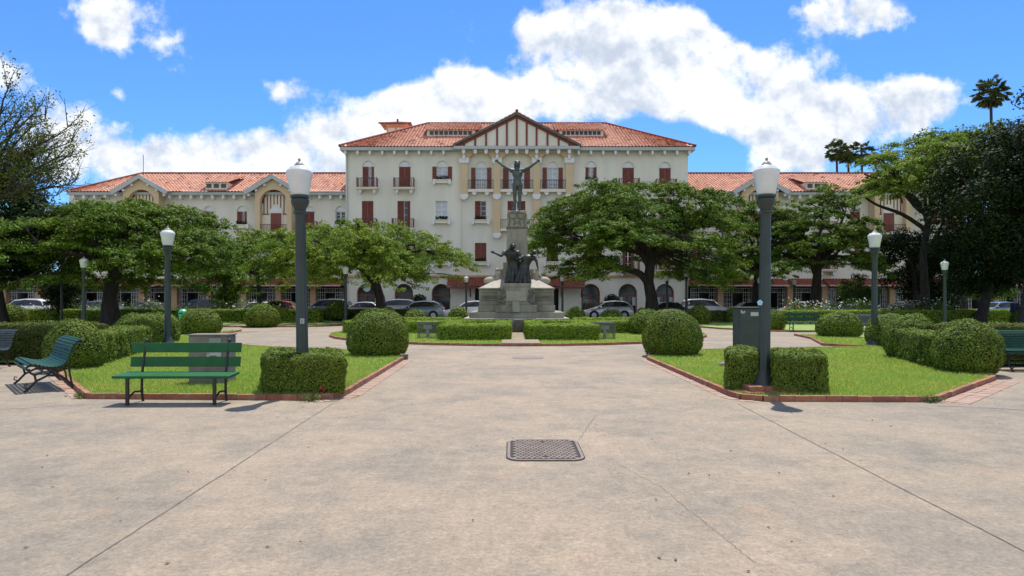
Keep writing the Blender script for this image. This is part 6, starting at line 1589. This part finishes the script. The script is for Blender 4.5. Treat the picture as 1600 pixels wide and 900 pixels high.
car(1415,CY,'hatch','dark','dark car in the shade left of the far right lamp',4.0)
car(1560,CY,'sedan','blue','blue grey car in deep shade near the right edge',4.2)
car(655,CY-.6,'hatch','blue','grey-blue hatchback parked left of the monument',4.1,face=-1)
car(615,CY+4,'suv','silver','silver car standing behind the grey-blue hatchback',4.2)
car(735,CY,'hatch','white','white car half hidden behind the left side of the monument',4.2,face=-1)
car(578,CY,'sedan','silver','silver sedan parked behind the leaning trunk',4.4,face=1)
car(510,CY,'suv','blue','blue grey car behind the small stemmed bush',4.3,face=-1)
car(448,CY-1.2,'hatch','red','red car seen between the far left bush and the near lamp post',3.6,face=1)
car(402,CY+1,'sedan','white','white car peeking above the far left round bush',4.2)
car(312,CY,'suv','black','black car in the shade behind the left hedge',4.3)
car(240,CY,'sedan','dark','dark car in the shade right of the thick left trunk',4.3,face=1)
car(150,CY,'hatch','blue','blue car in the shade left of the thick left trunk',4.0)
car(40,CY,'suv','white','white van-like car at the far left behind the hedge',4.2)

# ------------------------------------------------------------------ person at the right edge
def person(x, y, label):
    t = empty('person', (x,y,LZ), label, 'person'); S = 1.62
    b = MB(); c = lambda B, p, q, r0, r1: B.cap(tuple(v*S for v in p), tuple(v*S for v in q), r0*S, r1*S)
    def limbs(B, g):
        for s in (-1,1):
            c(B,(s*.05,0,.50),(s*.055,-.01,.28),.052+g,.036+g); c(B,(s*.055,-.01,.28),(s*.055,.01,.06 if g else .04),.036+g,.022+g)
            c(B,(s*.105,0,.79),(s*.13,.01,.63),.030+g,.024+g); c(B,(s*.13,.01,.63),(s*.125,-.03,.50),.023+g,.016+g)
        c(B,(0,0,.54),(0,0,.72),.075+g,.08+g); B.ball((0,0,.745*S),((.105+g)*S,(.062+g)*S,(.06+g)*S))
    limbs(b, 0)
    c(b,(0,0,.80),(0,-.005,.88),.032,.03); b.ball((0,-.008*S,.93*S),(.045*S,.053*S,.062*S)); c(b,(0,-.055,.93),(0,-.066,.918),.006,.008)
    for s in (-1,1):
        c(b,(s*.055,0,.02),(s*.06,-.07,.014),.02,.016)
        hb = Vector((s*.125,-.03,.49)); c(b,tuple(hb),(s*.125,-.036,.465),.018,.017); b.ball((s*.046*S,0,.925*S),(.008*S,.014*S,.018*S))
        for k in range(4): c(b,(s*.125+(k-1.5)*.001,-.05+k*.009,.462),(s*.122,-.055+k*.010,.425),.006,.005)
        c(b,(s*.122,-.045,.47),(s*.112,-.062,.445),.007,.006)
    body('body', b, 'skin', .011, t, smooth_it=2)
    cl = MB(); limbs(cl, .009); body('clothing', cl, 'navy', .016, t, smooth_it=2)
    h = MB().ball((0,.012*S,.945*S),(.052*S,.052*S,.058*S)); c(h,(0,.04,.94),(0,.045,.86),.03,.02); h.build('hair', M['hair'], t, local=True, smooth=True)
    return t
pp = person(PX(1586,36.6),36.6,'person in dark navy clothes standing beside the round bush at the right edge'); pp.rotation_euler = (0,0,R(-70))
